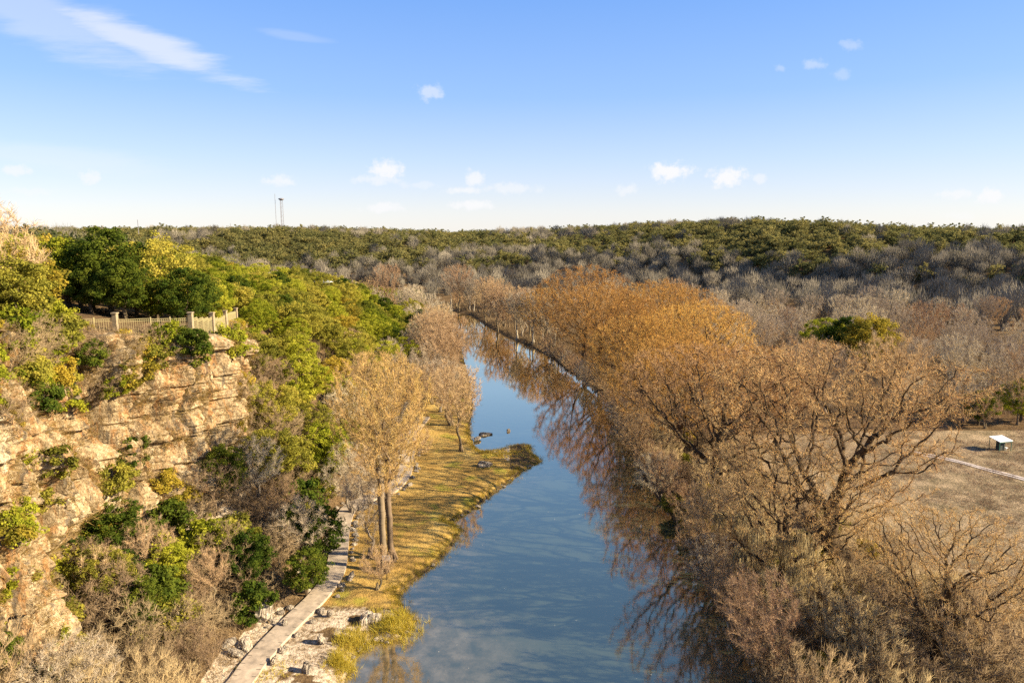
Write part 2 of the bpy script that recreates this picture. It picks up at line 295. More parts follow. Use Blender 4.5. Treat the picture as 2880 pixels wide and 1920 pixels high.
def watermat():
    m, N, L = mat('river_water'); o = nd(N, 'ShaderNodeOutputMaterial'); tc = nd(N, 'ShaderNodeTexCoord'); V = tc.outputs['Object']
    at = nd(N, 'ShaderNodeAttribute', attribute_name='shallow')
    body = mixc(N, L, ramp(N, L, noise(N, L, .06, 4, .6, V), [(.4, (0, 0, 0)), (.65, (1, 1, 1))]), (.05, .062, .04), (.06, .072, .047))
    bed = ramp(N, L, noise(N, L, .55, 6, .7, V), [(.35, (.05, .045, .03)), (.5, (.14, .11, .07)), (.66, (.26, .21, .15))])
    body = mixc(N, L, at.outputs['Fac'], body, bed)
    vo = nd(N, 'ShaderNodeTexVoronoi'); vo.inputs['Scale'].default_value = 1.5; vo.inputs['Randomness'].default_value = 1; L.new(V, vo.inputs[0])
    wh = nd(N, 'ShaderNodeSeparateColor'); L.new(vo.outputs['Color'], wh.inputs[0])
    fl = mth(N, L, 'MULTIPLY', mth(N, L, 'LESS_THAN', vo.outputs['Distance'], .055), mth(N, L, 'GREATER_THAN', wh.outputs[0], .66))
    fl = mth(N, L, 'MULTIPLY', fl, ramp(N, L, noise(N, L, .1, 3, .5, V), [(.42, (.1, .1, .1)), (.58, (1, 1, 1))]))
    d = nd(N, 'ShaderNodeBsdfDiffuse'); L.new(mixc(N, L, fl, body, (.75, .72, .62)), d.inputs[0])
    g = nd(N, 'ShaderNodeBsdfGlossy'); g.inputs['Roughness'].default_value = .02; g.inputs['Color'].default_value = (1, .88, .64, 1)
    mp = nd(N, 'ShaderNodeMapping'); mp.inputs['Scale'].default_value = (.7, 1.6, 1); L.new(V, mp.inputs[0])
    bp = nd(N, 'ShaderNodeBump'); bp.inputs['Strength'].default_value = .05; bp.inputs['Distance'].default_value = .03
    L.new(mth(N, L, 'MULTIPLY_ADD', noise(N, L, .5, 2, .5, mp.outputs[0]), .6, noise(N, L, 2.6, 3, .6, mp.outputs[0])), bp.inputs['Height'])
    L.new(bp.outputs[0], g.inputs['Normal'])
    fr = nd(N, 'ShaderNodeFresnel'); fr.inputs[0].default_value = 1.5; L.new(bp.outputs[0], fr.inputs['Normal'])
    f2 = mth(N, L, 'MULTIPLY', mth(N, L, 'MINIMUM', mth(N, L, 'MULTIPLY_ADD', fr.outputs[0], 2.7, .2), 1), mth(N, L, 'SUBTRACT', 1, fl))
    mx = nd(N, 'ShaderNodeMixShader'); L.new(f2, mx.inputs[0]); L.new(d.outputs[0], mx.inputs[1]); L.new(g.outputs[0], mx.inputs[2]); L.new(mx.outputs[0], o.inputs[0])
    return m
M_WATER = watermat()

# ------------------------------------------------------------------ things
def put(name, me, parent=None, loc=(0, 0, 0), rot=(0, 0, 0), sc=1):
    o = bpy.data.objects.new(name, me); SC.collection.objects.link(o); o.location = loc; o.rotation_euler = rot
    o.scale = (sc, sc, sc) if isinstance(sc, (int, float)) else sc
    if parent is not None: o.parent = parent
    return o
def tag(o, label, cat, group=None):
    o['label'] = label; o['category'] = cat
    if group: o['group'] = group
    return o
def struct(name, me): o = put(name, me); o['kind'] = 'structure'; return o
def stuff(name, me, label, cat): o = put(name, me); o['kind'] = 'stuff'; tag(o, label, cat); return o
def tree(name, proto, loc, label, cat='tree', group=None, sc=1, rot=0, tilt=(0, 0)):
    if isinstance(proto, dict):
        r = put(name, None, None, loc, (tilt[0], tilt[1], rot), sc)
        for k, me in proto.items(): put(k, me, r)
    else: r = put(name, proto, None, loc, (tilt[0], tilt[1], rot), sc)
    return tag(r, label, cat, group)

# ------------------------------------------------------------------ terrain
LB = [(-16, -30), (-15.5, 20), (-14.6, 40)] + [gp(*p) for p in [(964, 1920), (980, 1866), (1003, 1831), (1050, 1793), (1111, 1803), (1162, 1752), (1146, 1726), (1117, 1685),
      (1143, 1650), (1219, 1589), (1261, 1547), (1293, 1500), (1286, 1484), (1262, 1471), (1337, 1426), (1390, 1385), (1438, 1350), (1467, 1325), (1521, 1296), (1492, 1274),
      (1492, 1255), (1451, 1253), (1406, 1268), (1355, 1274), (1336, 1261), (1323, 1233), (1320, 1204), (1330, 1150), (1322, 1080), (1306, 1020), (1292, 960), (1255, 915), (1200, 878)]] + [(-60, 330), (-110, 332), (-260, 320), (-700, 300)]
RB = [(-700, 322), (-260, 343), (-110, 354), (-62, 350)] + [gp(*p) for p in [(1230, 861), (1275, 875), (1326, 888), (1374, 920), (1421, 945), (1483, 971), (1546, 1003), (1610, 1050), (1674, 1096), (1700, 1121), (1760, 1156)]] + [(20.5, 118), (19, 95), (20.5, 75), (19.5, 60), (20.5, 50), (21, 40), (20, 20), (20, -30)]
RIV = np.array(LB+RB)
def river_sd(x, y):                                  # >0 on land, <0 in the river
    x = np.asarray(x, float); y = np.asarray(y, float); best = np.full(x.shape, 1e9); ins = np.zeros(x.shape, bool)
    n = len(RIV)
    for i in range(n):
        a = RIV[i]; b = RIV[(i+1) % n]; ab = b-a; t = np.clip(((x-a[0])*ab[0]+(y-a[1])*ab[1])/(ab@ab), 0, 1)
        best = np.minimum(best, np.hypot(x-a[0]-t*ab[0], y-a[1]-t*ab[1]))
        if a[1] != b[1]:
            c = ((a[1] > y) != (b[1] > y)) & (x < (b[0]-a[0])*(y-a[1])/(b[1]-a[1])+a[0]); ins ^= c
    return np.where(ins, -best, best)
PATHPX = [(641, 1917), (708, 1834), (762, 1771), (826, 1707), (894, 1643), (940, 1579), (952, 1516), (961, 1452), (985, 1404), (1044, 1377), (1095, 1358), (1130, 1325), (1143, 1290), (1160, 1205), (1194, 1157)]
PATH = [(-24, 30)] + [gp(u, v, 2.2) for u, v in PATHPX] + [(-19, 150), (-22, 190), (-26, 240), (-36, 300)]
PY = np.array([p[1] for p in PATH]); PX = np.array([p[0] for p in PATH])
def path_x(y): return np.interp(y, PY, PX)
EY = [-50, 20, 40, 46, 52, 58, 62, 66, 69, 76, 82, 90, 105, 120, 160, 220, 290, 340]
EX = [-40, -36, -33.0, -34.0, -36.5, -36.5, -34.0, -30.9, -30.9, -31.8, -33.6, -36, -41, -44, -47, -52, -56, -60]
def edge_x(y):
    y = np.asarray(y, float); return np.interp(y, EY, EX) + 1.8*(n2(y, y*0, .23, 3, 91)-.5)
def top_z(y):
    y = np.asarray(y, float); return np.interp(y, [-50, 40, 52, 67, 90, 150, 200, 250, 300, 330], [31, 29, 27, 24.6, 22, 18, 14.5, 9, 3, 2]) + 1.1*(n2(y, y*0, .3, 3, 92)-.5)*np.clip((y<100)*1., 0, 1)
def foot_z(y): return np.interp(y, [-50, 30, 45, 55, 66, 75, 90, 105], [7, 6, 5.5, 6.5, 8.5, 10.5, 17, 20])
def hill(x, y):
    yf = np.interp(x, [-700, -200, -60, 0, 80, 130, 180, 240, 400, 900], [375, 385, 400, 430, 420, 380, 325, 280, 200, 150])
    hh = np.interp(x, [-900, -400, -160, -60, 40, 110, 170, 240, 320, 500, 900], [30, 29, 30, 27, 29, 33, 36, 31, 27, 27, 30])
    t = (y-yf); slope = sstep(0, 45, t)*.45 + sstep(30, 150, t)*.55
    return hh*slope*(1+.08*(n2(x, y, .012, 3, 5)-.5)) + 3*(n2(x, y, .02, 3, 9)-.5)*slope
def ground_z(x, y):
    x = np.asarray(x, float); y = np.asarray(y, float); sd = river_sd(x, y)
    floor = np.where(sd > 0, .75*(1-np.exp(-np.maximum(sd, 0)/.7)) + np.minimum(sd, 40)*.028, np.maximum(sd*.35, -1.6))
    left = (x < np.interp(y, [0, 120, 220, 340], [-2, 0, -10, -40])) & (y < 325)
    floor = np.where(sd > 0, floor + .35*(n2(x, y, .12, 4, 3)-.5)*np.clip(sd/3, 0, 1), floor)
    px = path_x(y); E = edge_x(y); T = top_z(y); F = np.minimum(foot_z(y), T-1.2)
    T = np.maximum(T, 1.5); F = np.maximum(F, 1.2)
    s = np.clip((px-2.2-x)/np.maximum(px-2.2-E, 1), 0, 1)
    nn = n2(x, y, .15, 4, 11)-.5
    tal = floor + (F-floor)*(s**1.15) + 2.0*nn*np.clip(s*4, 0, 1)*np.clip((1-s)*5, .15, 1)
    behind = np.clip(E-.9-x, 0, None)
    plat = np.minimum(T+.17*behind, np.maximum(27, T)) + .8*(n2(x, y, .1, 3, 21)-.5)
    cut = sstep(3.2, 4.0, E-x)*(y < 110) + sstep(.6, 1.6, E-x)*(y >= 110)
    z = np.where(left, np.where(x < px-2.2, tal*(1-cut)+plat*cut, floor), floor)
    # soft end of the bluff where the river bends away
    z = np.where(left & (y > 300), floor+(z-floor)*np.clip((325-y)/25, 0, 1), z)
    z = np.maximum(z, hill(x, y)*(sd > 0)+np.where(sd > 0, np.minimum(floor, 2.0), floor))
    return z
def gz(x, y): return float(ground_z(np.array([x]), np.array([y]))[0])
def axis(lo, a, b, hi, fine, grow):
    c = list(np.arange(a, b+fine/2, fine)); s = fine; v = b
    while v < hi: s *= grow; v += s; c.append(v)
    s = fine; v = a; pre = []
    while v > lo: s *= grow; v -= s; pre.append(v)
    return np.array(pre[::-1]+c)
GX = axis(-2500, -45, 45, 2500, .6, 1.045); GY = axis(-60, 30, 150, 5000, .6, 1.03)
X, Y = np.meshgrid(GX, GY); Z = ground_z(X, Y)
def smooth_far(Z): return Z
nx, ny = len(GX), len(GY)
idx = np.arange(nx*ny).reshape(ny, nx)
F = np.stack([idx[:-1, :-1], idx[:-1, 1:], idx[1:, 1:], idx[1:, :-1]], -1).reshape(-1, 4)
sd = river_sd(X, Y)
left = (X < np.interp(Y, [0, 120, 220, 340], [-2, 0, -10, -40])) & (Y < 325)
pxx = path_x(Y)
rockz = np.interp(Y, [0, 50, 56, 61], [1, 1, .9, 0])*(X > pxx-3)*left
lip = left*sstep(1.0, .2, np.abs(sd-.1))*.0
lawn = left*(X > pxx-.5)*sstep(.1, .5, sd)*np.clip(1-rockz*1.2, 0, 1)*np.interp(Y, [120, 175], [1, .2])
spit = left*(Y > 95)*(Y < 120)*(X > np.interp(Y, [95, 104, 112, 120], [2, -3, -3.5, -1]))
rockc = np.maximum(rockz*np.where(n2(X, Y, .35, 3, 31) > .4, 1, .35), spit*.75)
rockc = np.maximum(rockc, left*(X < edge_x(Y)+3)*(X > edge_x(Y)-3)*(Y < 90)*.6)
field = (~left)*(X > 33+3*(n2(X, Y, .1, 2, 2)-.5))*(Y < 110+.03*X)*(sd > 3)*1.0
cov = np.stack([lawn, rockc, field*np.ones_like(lawn), np.ones_like(lawn)], -1).astype(np.float32)
mb = MB(); mb.add(np.stack([X, Y, Z], -1), F); me = mb.mesh('ground', M_GROUND, True)
ca = me.attributes.new('cover', 'FLOAT_COLOR', 'POINT'); ca.data.foreach_set('color', cov.ravel())
struct('ground', me)

# water
WX = np.arange(-110, 31, 1.5); WY = np.concatenate([np.arange(-30, 130, 1.5), np.arange(130, 362, 4)])
wx, wy = np.meshgrid(WX, WY); ii = np.arange(wx.size).reshape(wx.shape)
F = np.stack([ii[:-1, :-1], ii[:-1, 1:], ii[1:, 1:], ii[1:, :-1]], -1).reshape(-1, 4)
mb = MB(); mb.add(np.stack([wx, wy, np.zeros_like(wx)], -1), F); me = mb.mesh('river', M_WATER)
sdw = river_sd(wx, wy); sh = sstep(-7, -1, sdw)*(wx < 8)*np.interp(wy, [40, 62, 80, 95, 125], [1.0, .75, .25, .35, .15])
sh = np.maximum(sh, sstep(15, 3, np.hypot(wx+9, wy-52))*.6)
a = me.attributes.new('shallow', 'FLOAT', 'POINT'); a.data.foreach_set('value', np.clip(sh, 0, 1).astype(np.float32).ravel())
struct('river', me)

# cliff: a swept face with ledges
def cliff_pt(y, t):
    y = np.asarray(y, float); t = np.asarray(t, float); E = edge_x(y); T = top_z(y); Fz = np.minimum(foot_z(y), T-1.2)
    z = Fz-2.0+(T+.15-Fz+2.0)*np.clip(t, 0, 1)
    x = E + 1.3*(1-t)**1.3
    q = np.stack([x*.0+3, y*.16, z*.22], -1)
    amp = np.clip((T-Fz)/8, .1, 1)*sstep(0, .12, 1.04-t)
    dx = (fbm(q, 4, 41)-.5)*4.6*amp + (fbm(np.stack([y*.42, z*.05, x*0], -1), 3, 19)-.5)*5.0*amp
    zz_ = z*.38+.5*fbm(np.stack([y*.12, z*.0, z*0], -1), 2, 4); fr_ = zz_ % 1
    strata = (sstep(0, .12, fr_)*(1-.5*fr_)-.5)*(.5+1.6*vnoise(np.stack([y*.16, np.floor(zz_)*3.1, z*0], -1), 9))*.85*amp
    z2_ = z*1.5+.3*fbm(np.stack([y*.3, z*.0, z*0], -1), 2, 14); strata = strata + (sstep(0, .2, z2_ % 1)-.5)*.35*amp
    dx = dx + strata + (fbm(np.stack([y*1.1, z*1.3, x*0], -1), 3, 77)-.5)*.8*amp + (fbm(np.stack([y*2.6, z*2.2, x*0], -1), 2, 78)-.5)*.25*amp
    # blocky fracturing
    blk = np.floor(fbm(np.stack([y*.45, z*.5, x*0], -1), 3, 13)*9)/9
    dx = dx + (blk-.5)*1.5*amp + (np.floor(fbm(np.stack([y*.9, z*.12, x*0], -1), 2, 23)*8)/8-.5)*1.6*amp
    cl_ = np.abs(fbm(np.stack([y*.30, z*.035, x*0], -1), 2, 61)-.5); dx = dx - 2.6*np.exp(-(cl_/.022)**2)*amp*sstep(1.0, .9, t)
    cl_ = np.abs(fbm(np.stack([y*.8+4, z*.07, x*0], -1), 2, 62)-.5); dx = dx - 1.1*np.exp(-(cl_/.03)**2)*amp
    ov = fbm(np.stack([y*.11, z*.13, x*0+9], -1), 2, 63); dx = dx - 1.9*sstep(.52, .66, ov)*amp
    return x+np.maximum(dx, -3.3), y, z
cy = np.arange(18, 112, .22); ct = np.linspace(0, 1, 110)
A, B = np.meshgrid(cy, ct, indexing='ij'); x, y, z = cliff_pt(A, B)
# top lip runs back over the plateau
bx = x[:, -1:]-np.array([[.8, 2.6, 7.0]]); by = y[:, -1:]*np.ones((1, 3)); bz = z[:, -1:]+np.array([[.18, .12, -1.2]])+.25*(n2(bx, by, 1.2, 3, 6)-.5)
x = np.concatenate([x, bx], 1); y = np.concatenate([y, by], 1); z = np.concatenate([z, bz], 1)
ii = np.arange(x.size).reshape(x.shape); F = np.stack([ii[:-1, :-1], ii[1:, :-1], ii[1:, 1:], ii[:-1, 1:]], -1).reshape(-1, 4)
mb = MB(); mb.add(np.stack([x, y, z], -1), F); struct('cliff', mb.mesh('cliff', M_CLIFF, False))
def cliff_at(y, z):
    T = float(top_z(y)); Fz = float(min(foot_z(y), T-1.2)); t = (z-Fz+2)/(T+.15-Fz+2); return float(cliff_pt(np.array([y]), np.array([t]))[0][0])

# path
def catmull(P, n):
    P = np.array(P); out = []
    for i in range(len(P)-1):
        p0 = P[max(i-1, 0)]; p1 = P[i]; p2 = P[i+1]; p3 = P[min(i+2, len(P)-1)]
        for t in np.linspace(0, 1, n, endpoint=False):
            out.append(.5*((2*p1)+(-p0+p2)*t+(2*p0-5*p1+4*p2-p3)*t*t+(-p0+3*p1-3*p2+p3)*t**3))
    out.append(P[-1]); return np.array(out)
PC = catmull(PATH[:16], 12); tg = unit(np.gradient(PC, axis=0)); nrm = np.stack([-tg[:, 1], tg[:, 0]], -1)
zc = ground_z(PC[:, 0], PC[:, 1]); zc = np.convolve(np.pad(zc, 6, 'edge'), np.ones(13)/13, 'valid')+.22
hw = 1.0
PP = np.stack([np.concatenate([PC+nrm*s*hw, (zc+dz)[:, None]], 1) for s, dz in ((1, -.6), (1, 0), (0, .02), (-1, 0), (-1, -.6))], 1)
ii = np.arange(PP.shape[0]*5).reshape(-1, 5); F = np.stack([ii[:-1, :-1], ii[:-1, 1:], ii[1:, 1:], ii[1:, :-1]], -1).reshape(-1, 4)
mb = MB(); mb.add(PP, F[:, ::-1])
for i in range(4, len(PC)-4, 4):
    c0 = np.array([PC[i][0], PC[i][1], zc[i]+.026]); a_ = np.array([*(nrm[i]*.96), 0]); t_ = np.array([*(tg[i]*.035), 0])
    mb.add([c0-a_-t_-[0, 0, .018], c0+a_-t_-[0, 0, .018], c0+a_+t_-[0, 0, .018], c0-a_+t_-[0, 0, .018]], [[3, 2, 1, 0]], 1)
struct('footpath', mb.mesh('footpath', [M_PATH, M_JOINT]))

# ------------------------------------------------------------------ tree prototypes
def colonize(rng, att, trunk, step, kill, infl, iters=140, trop=(0, 0, .05), jit=.25):
    cap = 14000; P = np.zeros((cap, 3)); par = np.full(cap, -1); n = len(trunk); P[:n] = trunk; par[1:n] = np.arange(n-1)
    d = np.linalg.norm(att[:, None]-P[None, :n], axis=2); near = d.argmin(1); dist = d.min(1)
    for _ in range(iters):
        if len(att) == 0 or n > cap-3000: break
        act = dist < infl
        if not act.any(): infl *= 1.3; continue
        dv = unit(att[act]-P[near[act]]); acc = np.zeros((n, 3)); np.add.at(acc, near[act], dv)
        ids = np.unique(near[act]); g = unit(unit(acc[ids])+np.array(trop)+rng.normal(size=(len(ids), 3))*jit)
        new = P[ids]+g*step; k = len(new); P[n:n+k] = new; par[n:n+k] = ids
        d = np.linalg.norm(att[:, None]-new[None], axis=2); j = d.argmin(1); dm = d.min(1); u = dm < dist
        near[u] = n+j[u]; dist[u] = dm[u]; n += k
        keep = dist > kill; att = att[keep]; near = near[keep]; dist = dist[keep]
    return P[:n], par[:n]
def radii(P, par, r0, ex, rmax=None):
    n = len(P); s = np.zeros(n)
    cnt = np.zeros(n, int); np.add.at(cnt, par[1:], 1); s[cnt == 0] = r0**ex
    for i in range(n-1, 0, -1): s[par[i]] += s[i]
    r = s**(1/ex)
    if rmax: r = np.where(r > .05, .05+(r-.05)*(rmax-.05)/max(r[0]-.05, .01), r)
    return r, cnt
def skeleton(mb, mbt, P, par, r, thick=.06, tone_r=.07):
    i = np.arange(1, len(P)); p = par[i]; r1 = r[i]; r0 = np.minimum(r[p], r1*1.35)
    big = r1 > thick; tn = lambda q: np.clip(.4-q/tone_r*.4, 0, .4)
    vb = r1 > .22
    frusta(mb, P[p][vb], P[i][vb], r0[vb], r1[vb], 9, 0, tn(r0[vb]), tn(r1[vb]))
    s = big & ~vb; frusta(mb, P[p][s], P[i][s], r0[s], r1[s], 5, 0, tn(r0[s]), tn(r1[s]))
    s = ~big; frusta(mbt, P[p][s], P[i][s], r0[s], r1[s], 3, 0, tn(r0[s]), tn(r1[s]))
def twigs(mb, rng, P, par, r, per, L, R, rmax=.05, sub=2, up=.35, spread=.8, tmin=.6):
    i = np.where((r < rmax) & (par >= 0))[0]; d = unit(P[i]-P[par[i]])
    b = np.repeat(P[i], per, 0)-np.repeat(P[i]-P[par[i]], per, 0)*rng.random((len(i)*per, 1)); dd = unit(np.repeat(d, per, 0)+rsph(rng, len(b))*spread+np.array([0, 0, up]))
    l = L*rng.uniform(.5, 1.25, len(b)); cones(mb, b, dd, l, R, 0, rng.uniform(tmin, 1, len(b)))
    for k in range(sub):
        q = b+dd*(l*rng.uniform(.25, .85, len(b)))[:, None]; d2 = unit(dd+rsph(rng, len(b))*spread+np.array([0, 0, up*.6]))
        cones(mb, q, d2, l*rng.uniform(.35, .7, len(b)), R*.75, 0, rng.uniform(tmin, 1, len(b)))
def envelope(rng, n, z0, z1, prof, shell=.5, lump=.25, seed=0, skew=1):
    """random points inside a surface of revolution; prof: list of (t, radius)"""
    t = rng.random(n*3); R = np.interp(t, [p[0] for p in prof], [p[1] for p in prof]); keep = rng.random(n*3) < (R/R.max())**1.4; t = t[keep][:n]**skew; R = np.interp(t, [p[0] for p in prof], [p[1] for p in prof])
    a = rng.uniform(0, 2*math.pi, len(t)); q = rng.random(len(t))**shell
    R = R*(1-lump+2*lump*fbm(np.stack([np.cos(a)*1.6, np.sin(a)*1.6, t*3], -1), 3, seed))
    return np.stack([np.cos(a)*R*q, np.sin(a)*R*q, z0+(z1-z0)*t], -1)
def trunkline(rng, h, lean=0, wob=.15, step=.6):
    n = max(3, int(h/step)); z = np.linspace(0, h, n); w = np.cumsum(rng.normal(size=(n, 2))*wob*.3, 0); w -= w[0]
    return np.stack([w[:, 0]+lean*z/h, w[:, 1], z], -1)
def flare(mb, r, P0, n=9, rng=None):              # buttress roots
    a = np.arange(n)*2*math.pi/n+rng.uniform(0, .5, n)
    A = P0+np.stack([np.cos(a)*r*.5, np.sin(a)*r*.5, np.full(n, 1.6)], -1); B = P0+np.stack([np.cos(a)*r*2.4, np.sin(a)*r*2.4, np.full(n, -.5)], -1)
    frusta(mb, A, B, r*.35, r*.5, 5, 0, .1, .1)
def bare_tree(seed, h, z0, prof, natt, step=.7, kill=1.2, infl=9, trunk_h=None, r0=.012, ex=2.3, rmax=.5, per=4, L=.9, R=.012, sub=2, up=.35, mat_=None, name='t', one=False, spread=.8, shell=.55, trop=(0, 0, .1), jit=.3, lump=.3, skew=1, tr=.05):
    rng = np.random.default_rng(seed); att = envelope(rng, natt, z0, h, prof, shell, lump, seed, skew)
    P, par = colonize(rng, att, trunkline(rng, trunk_h or z0, rng.normal()*.6), step, kill, infl, trop=trop, jit=jit)
    r, cnt = radii(P, par, r0, ex, rmax); A = MB(); B = A if one else MB()
    skeleton(A, B, P, par, r); flare(A, r[0], P[0], rng=rng)
    twigs(B, rng, P, par, r, per, L, R, tr, sub, up, spread)
    if one: return A.mesh(name, mat_, True)
    return {'trunk': A.mesh(name+'_trunk', mat_, True), 'crown': B.mesh(name+'_crown', mat_)}, P, r
def leaf_tree(seed, h, z0, prof, nblob, per, ls, br, mats, name, one=False, trunk=True, rmax=.25, lump=.45, shell=.45, flat=.7, ntw=0):
    rng = np.random.default_rng(seed); C = envelope(rng, nblob, z0, h, prof, shell, lump, seed); A = MB(); B = A if one else MB()
    if trunk:
        P, par = colonize(rng, C*np.array([.85, .85, .95]), trunkline(rng, max(z0*1.0, .6), .3, .3), .7, 1.3, 8, 60, (0, 0, 0), .35)
        r, _ = radii(P, par, .02, 2.2, rmax); i = np.arange(1, len(P)); k = r[i] > .03; i = i[k]
        frusta(A, P[par[i]], P[i], np.minimum(r[par[i]], r[i]*1.3), r[i], 5, 0, .1, .1)
    cc = C.mean(0)
    bs = br*rng.uniform(.6, 1.35, len(C)); p = rsph(rng, len(C)*per)*(rng.random((len(C)*per, 1))**.45); s = np.repeat(bs, per)[:, None]
    pos = np.repeat(C, per, 0)+p*s*np.array([1, 1, flat]); nr = unit(p*.7+rsph(rng, len(p))*.8+np.array([0, 0, .5]))
    bt = np.repeat(rng.uniform(0, .8, len(C)), per)
    leaves(B, pos, nr, ls*rng.uniform(.6, 1.3, len(p)), 0 if not one else 1, np.clip(bt+rng.uniform(0, .25, len(p)), 0, 1), rng)
    if ntw:
        j = rng.integers(0, len(pos), ntw); cones(B, pos[j], unit(pos[j]-cc+rsph(rng, ntw)*1.5), .8, .012, 0 if one else 0, .3)
    if one: return A.mesh(name, mats)
    d = {}
    if trunk: d['trunk'] = A.mesh(name+'_trunk', mats[0])
    d['crown'] = B.mesh(name+'_crown', mats[1]); return d

DOME = [(0, .5), (.15, .8), (.4, .98), (.6, 1.0), (.8, .85), (.93, .55), (1, .2)]
FLAT = [(0, .5), (.25, .7), (.5, .88), (.75, 1.0), (.92, .95), (1, .6)]
EGG = [(0, .2), (.25, .75), (.5, 1), (.75, .85), (1, .25)]
ROUND = [(0, .4), (.2, .85), (.5, 1), (.75, .85), (.92, .5), (1, .2)]
def sc_(p, k): return [(t, r*k) for t, r in p]
VASE = [(0, .12), (.3, .5), (.6, .9), (.85, 1), (1, .55)]

CY = []
for i, (h, R, prof) in enumerate([(22, 13, FLAT), (21, 11.5, FLAT), (23, 12.5, DOME), (22, 12, DOME), (21, 10.5, DOME)]):
    flat = prof is FLAT
    d, P, r = bare_tree(100+i, h, 6 if not flat else 5.5, sc_(prof, R), 2300 if flat else 2900, step=.65, kill=1.1 if flat else 1.0, infl=10, trunk_h=7, rmax=.75 if flat else .6, r0=.027 if flat else .021, ex=2.05, per=9 if flat else 9, L=.7, R=.0145, skew=.5 if flat else .6, shell=.33, spread=1.2,
                        sub=2, up=.15 if flat else .3, mat_=M_BARK_PK if flat else M_BARK_CY, name='cypress', jit=.27 if flat else .2, trop=(0, 0, .0) if flat else (0, 0, .08), lump=.4, tr=.055)
    CY.append((d, P, r))
GOLD, _, _ = bare_tree(7, 24, 8.5, sc_([(0, .35), (.3, .75), (.6, 1), (.85, .85), (1, .35)], 4.9), 1500, step=.5, kill=.85, trunk_h=10, rmax=.3, per=8, L=.62, R=.0145, sub=2, up=.5, spread=1., skew=.75, shell=.4, mat_=M_BARK_GO, name='golden', trop=(0, 0, .1), jit=.35, tr=.06)
BG = [bare_tree(200+i, h, h*.17, sc_(EGG if i % 2 else VASE, R), int(n*1.5), step=.55, kill=.95, rmax=.2, per=12, L=.7, R=.0165, spread=1.1, sub=2, up=.5, mat_=m, name='bare', trop=(0, 0, .2), tr=.06)[0]
      for i, (h, R, n, m) in enumerate([(12, 4.2, 420, M_BARK_GR), (10, 4.6, 420, M_BARK_GR), (13, 4.5, 450, M_BARK_SY), (9, 3.8, 380, M_BARK_RD), (14, 5, 520, M_BARK_RD), (11, 5, 450, M_BARK_GR)])]
BT = [bare_tree(300+i, h, .8, sc_(ROUND, R), n, step=.4, kill=.6, rmax=.09, trunk_h=1.0, per=6, L=.6, R=.015, sub=2, up=.3, mat_=M_BARK_TH, name='thicket', trop=(0, 0, .1), jit=.5, tr=.06, one=True)
      for i, (h, R, n) in enumerate([(3.6, 2.3, 300), (4.6, 2.6, 360), (3.0, 2.4, 260), (5.2, 2.8, 380)])]
BT_P = bare_tree(350, 5.5, .8, sc_(ROUND, 2.8), 420, step=.4, kill=.6, rmax=.1, trunk_h=1.0, per=7, L=.7, R=.015, sub=2, up=.9, mat_=M_BARK_ST, name='straw', trop=(0, 0, .3), jit=.35, tr=.06, one=True)
OK = [leaf_tree(400+i, h, h*.24, sc_(ROUND, R), int(nb*1.3), int(per*1.55), .115, .6, [M_BARK_OK, m], 'oak') for i, (h, R, nb, per, m) in enumerate([
      (8, 4.0, 130, 60, M_LEAF_GR), (7, 3.6, 120, 60, M_LEAF_GR), (9, 4.3, 150, 60, M_LEAF_OL), (6.5, 3.5, 110, 60, M_LEAF_OL), (8, 3.4, 130, 60, M_LEAF_DK), (7, 3.6, 110, 60, M_LEAF_YL)])]
BU = [leaf_tree(500+i, h, .3, sc_(ROUND, R), nb, 85, .10, .42, [M_BARK_OK, m], 'bush', one=True, trunk=False) for i, (h, R, nb, m) in enumerate([
      (2.6, 1.7, 60, M_LEAF_GR), (2.2, 1.6, 55, M_LEAF_OL), (2.8, 1.6, 60, M_LEAF_DK), (2.0, 1.7, 50, M_LEAF_YL)])]
FAR = [leaf_tree(600+i, h, h*.12, sc_([(0, .5), (.3, .95), (.6, 1), (.85, .85), (1, .6)], R), nb, 24, .36, br, [M_BARK_OK, M_LEAF_FAR], 'far', one=True, trunk=False, lump=.7) for i, (h, R, nb, br) in enumerate([(7, 3.8, 30, 1.2), (5.5, 4.4, 30, 1.2), (8.5, 3.4, 30, 1.1), (6.5, 5.2, 40, 1.3), (4, 3.4, 18, 1.1)])]

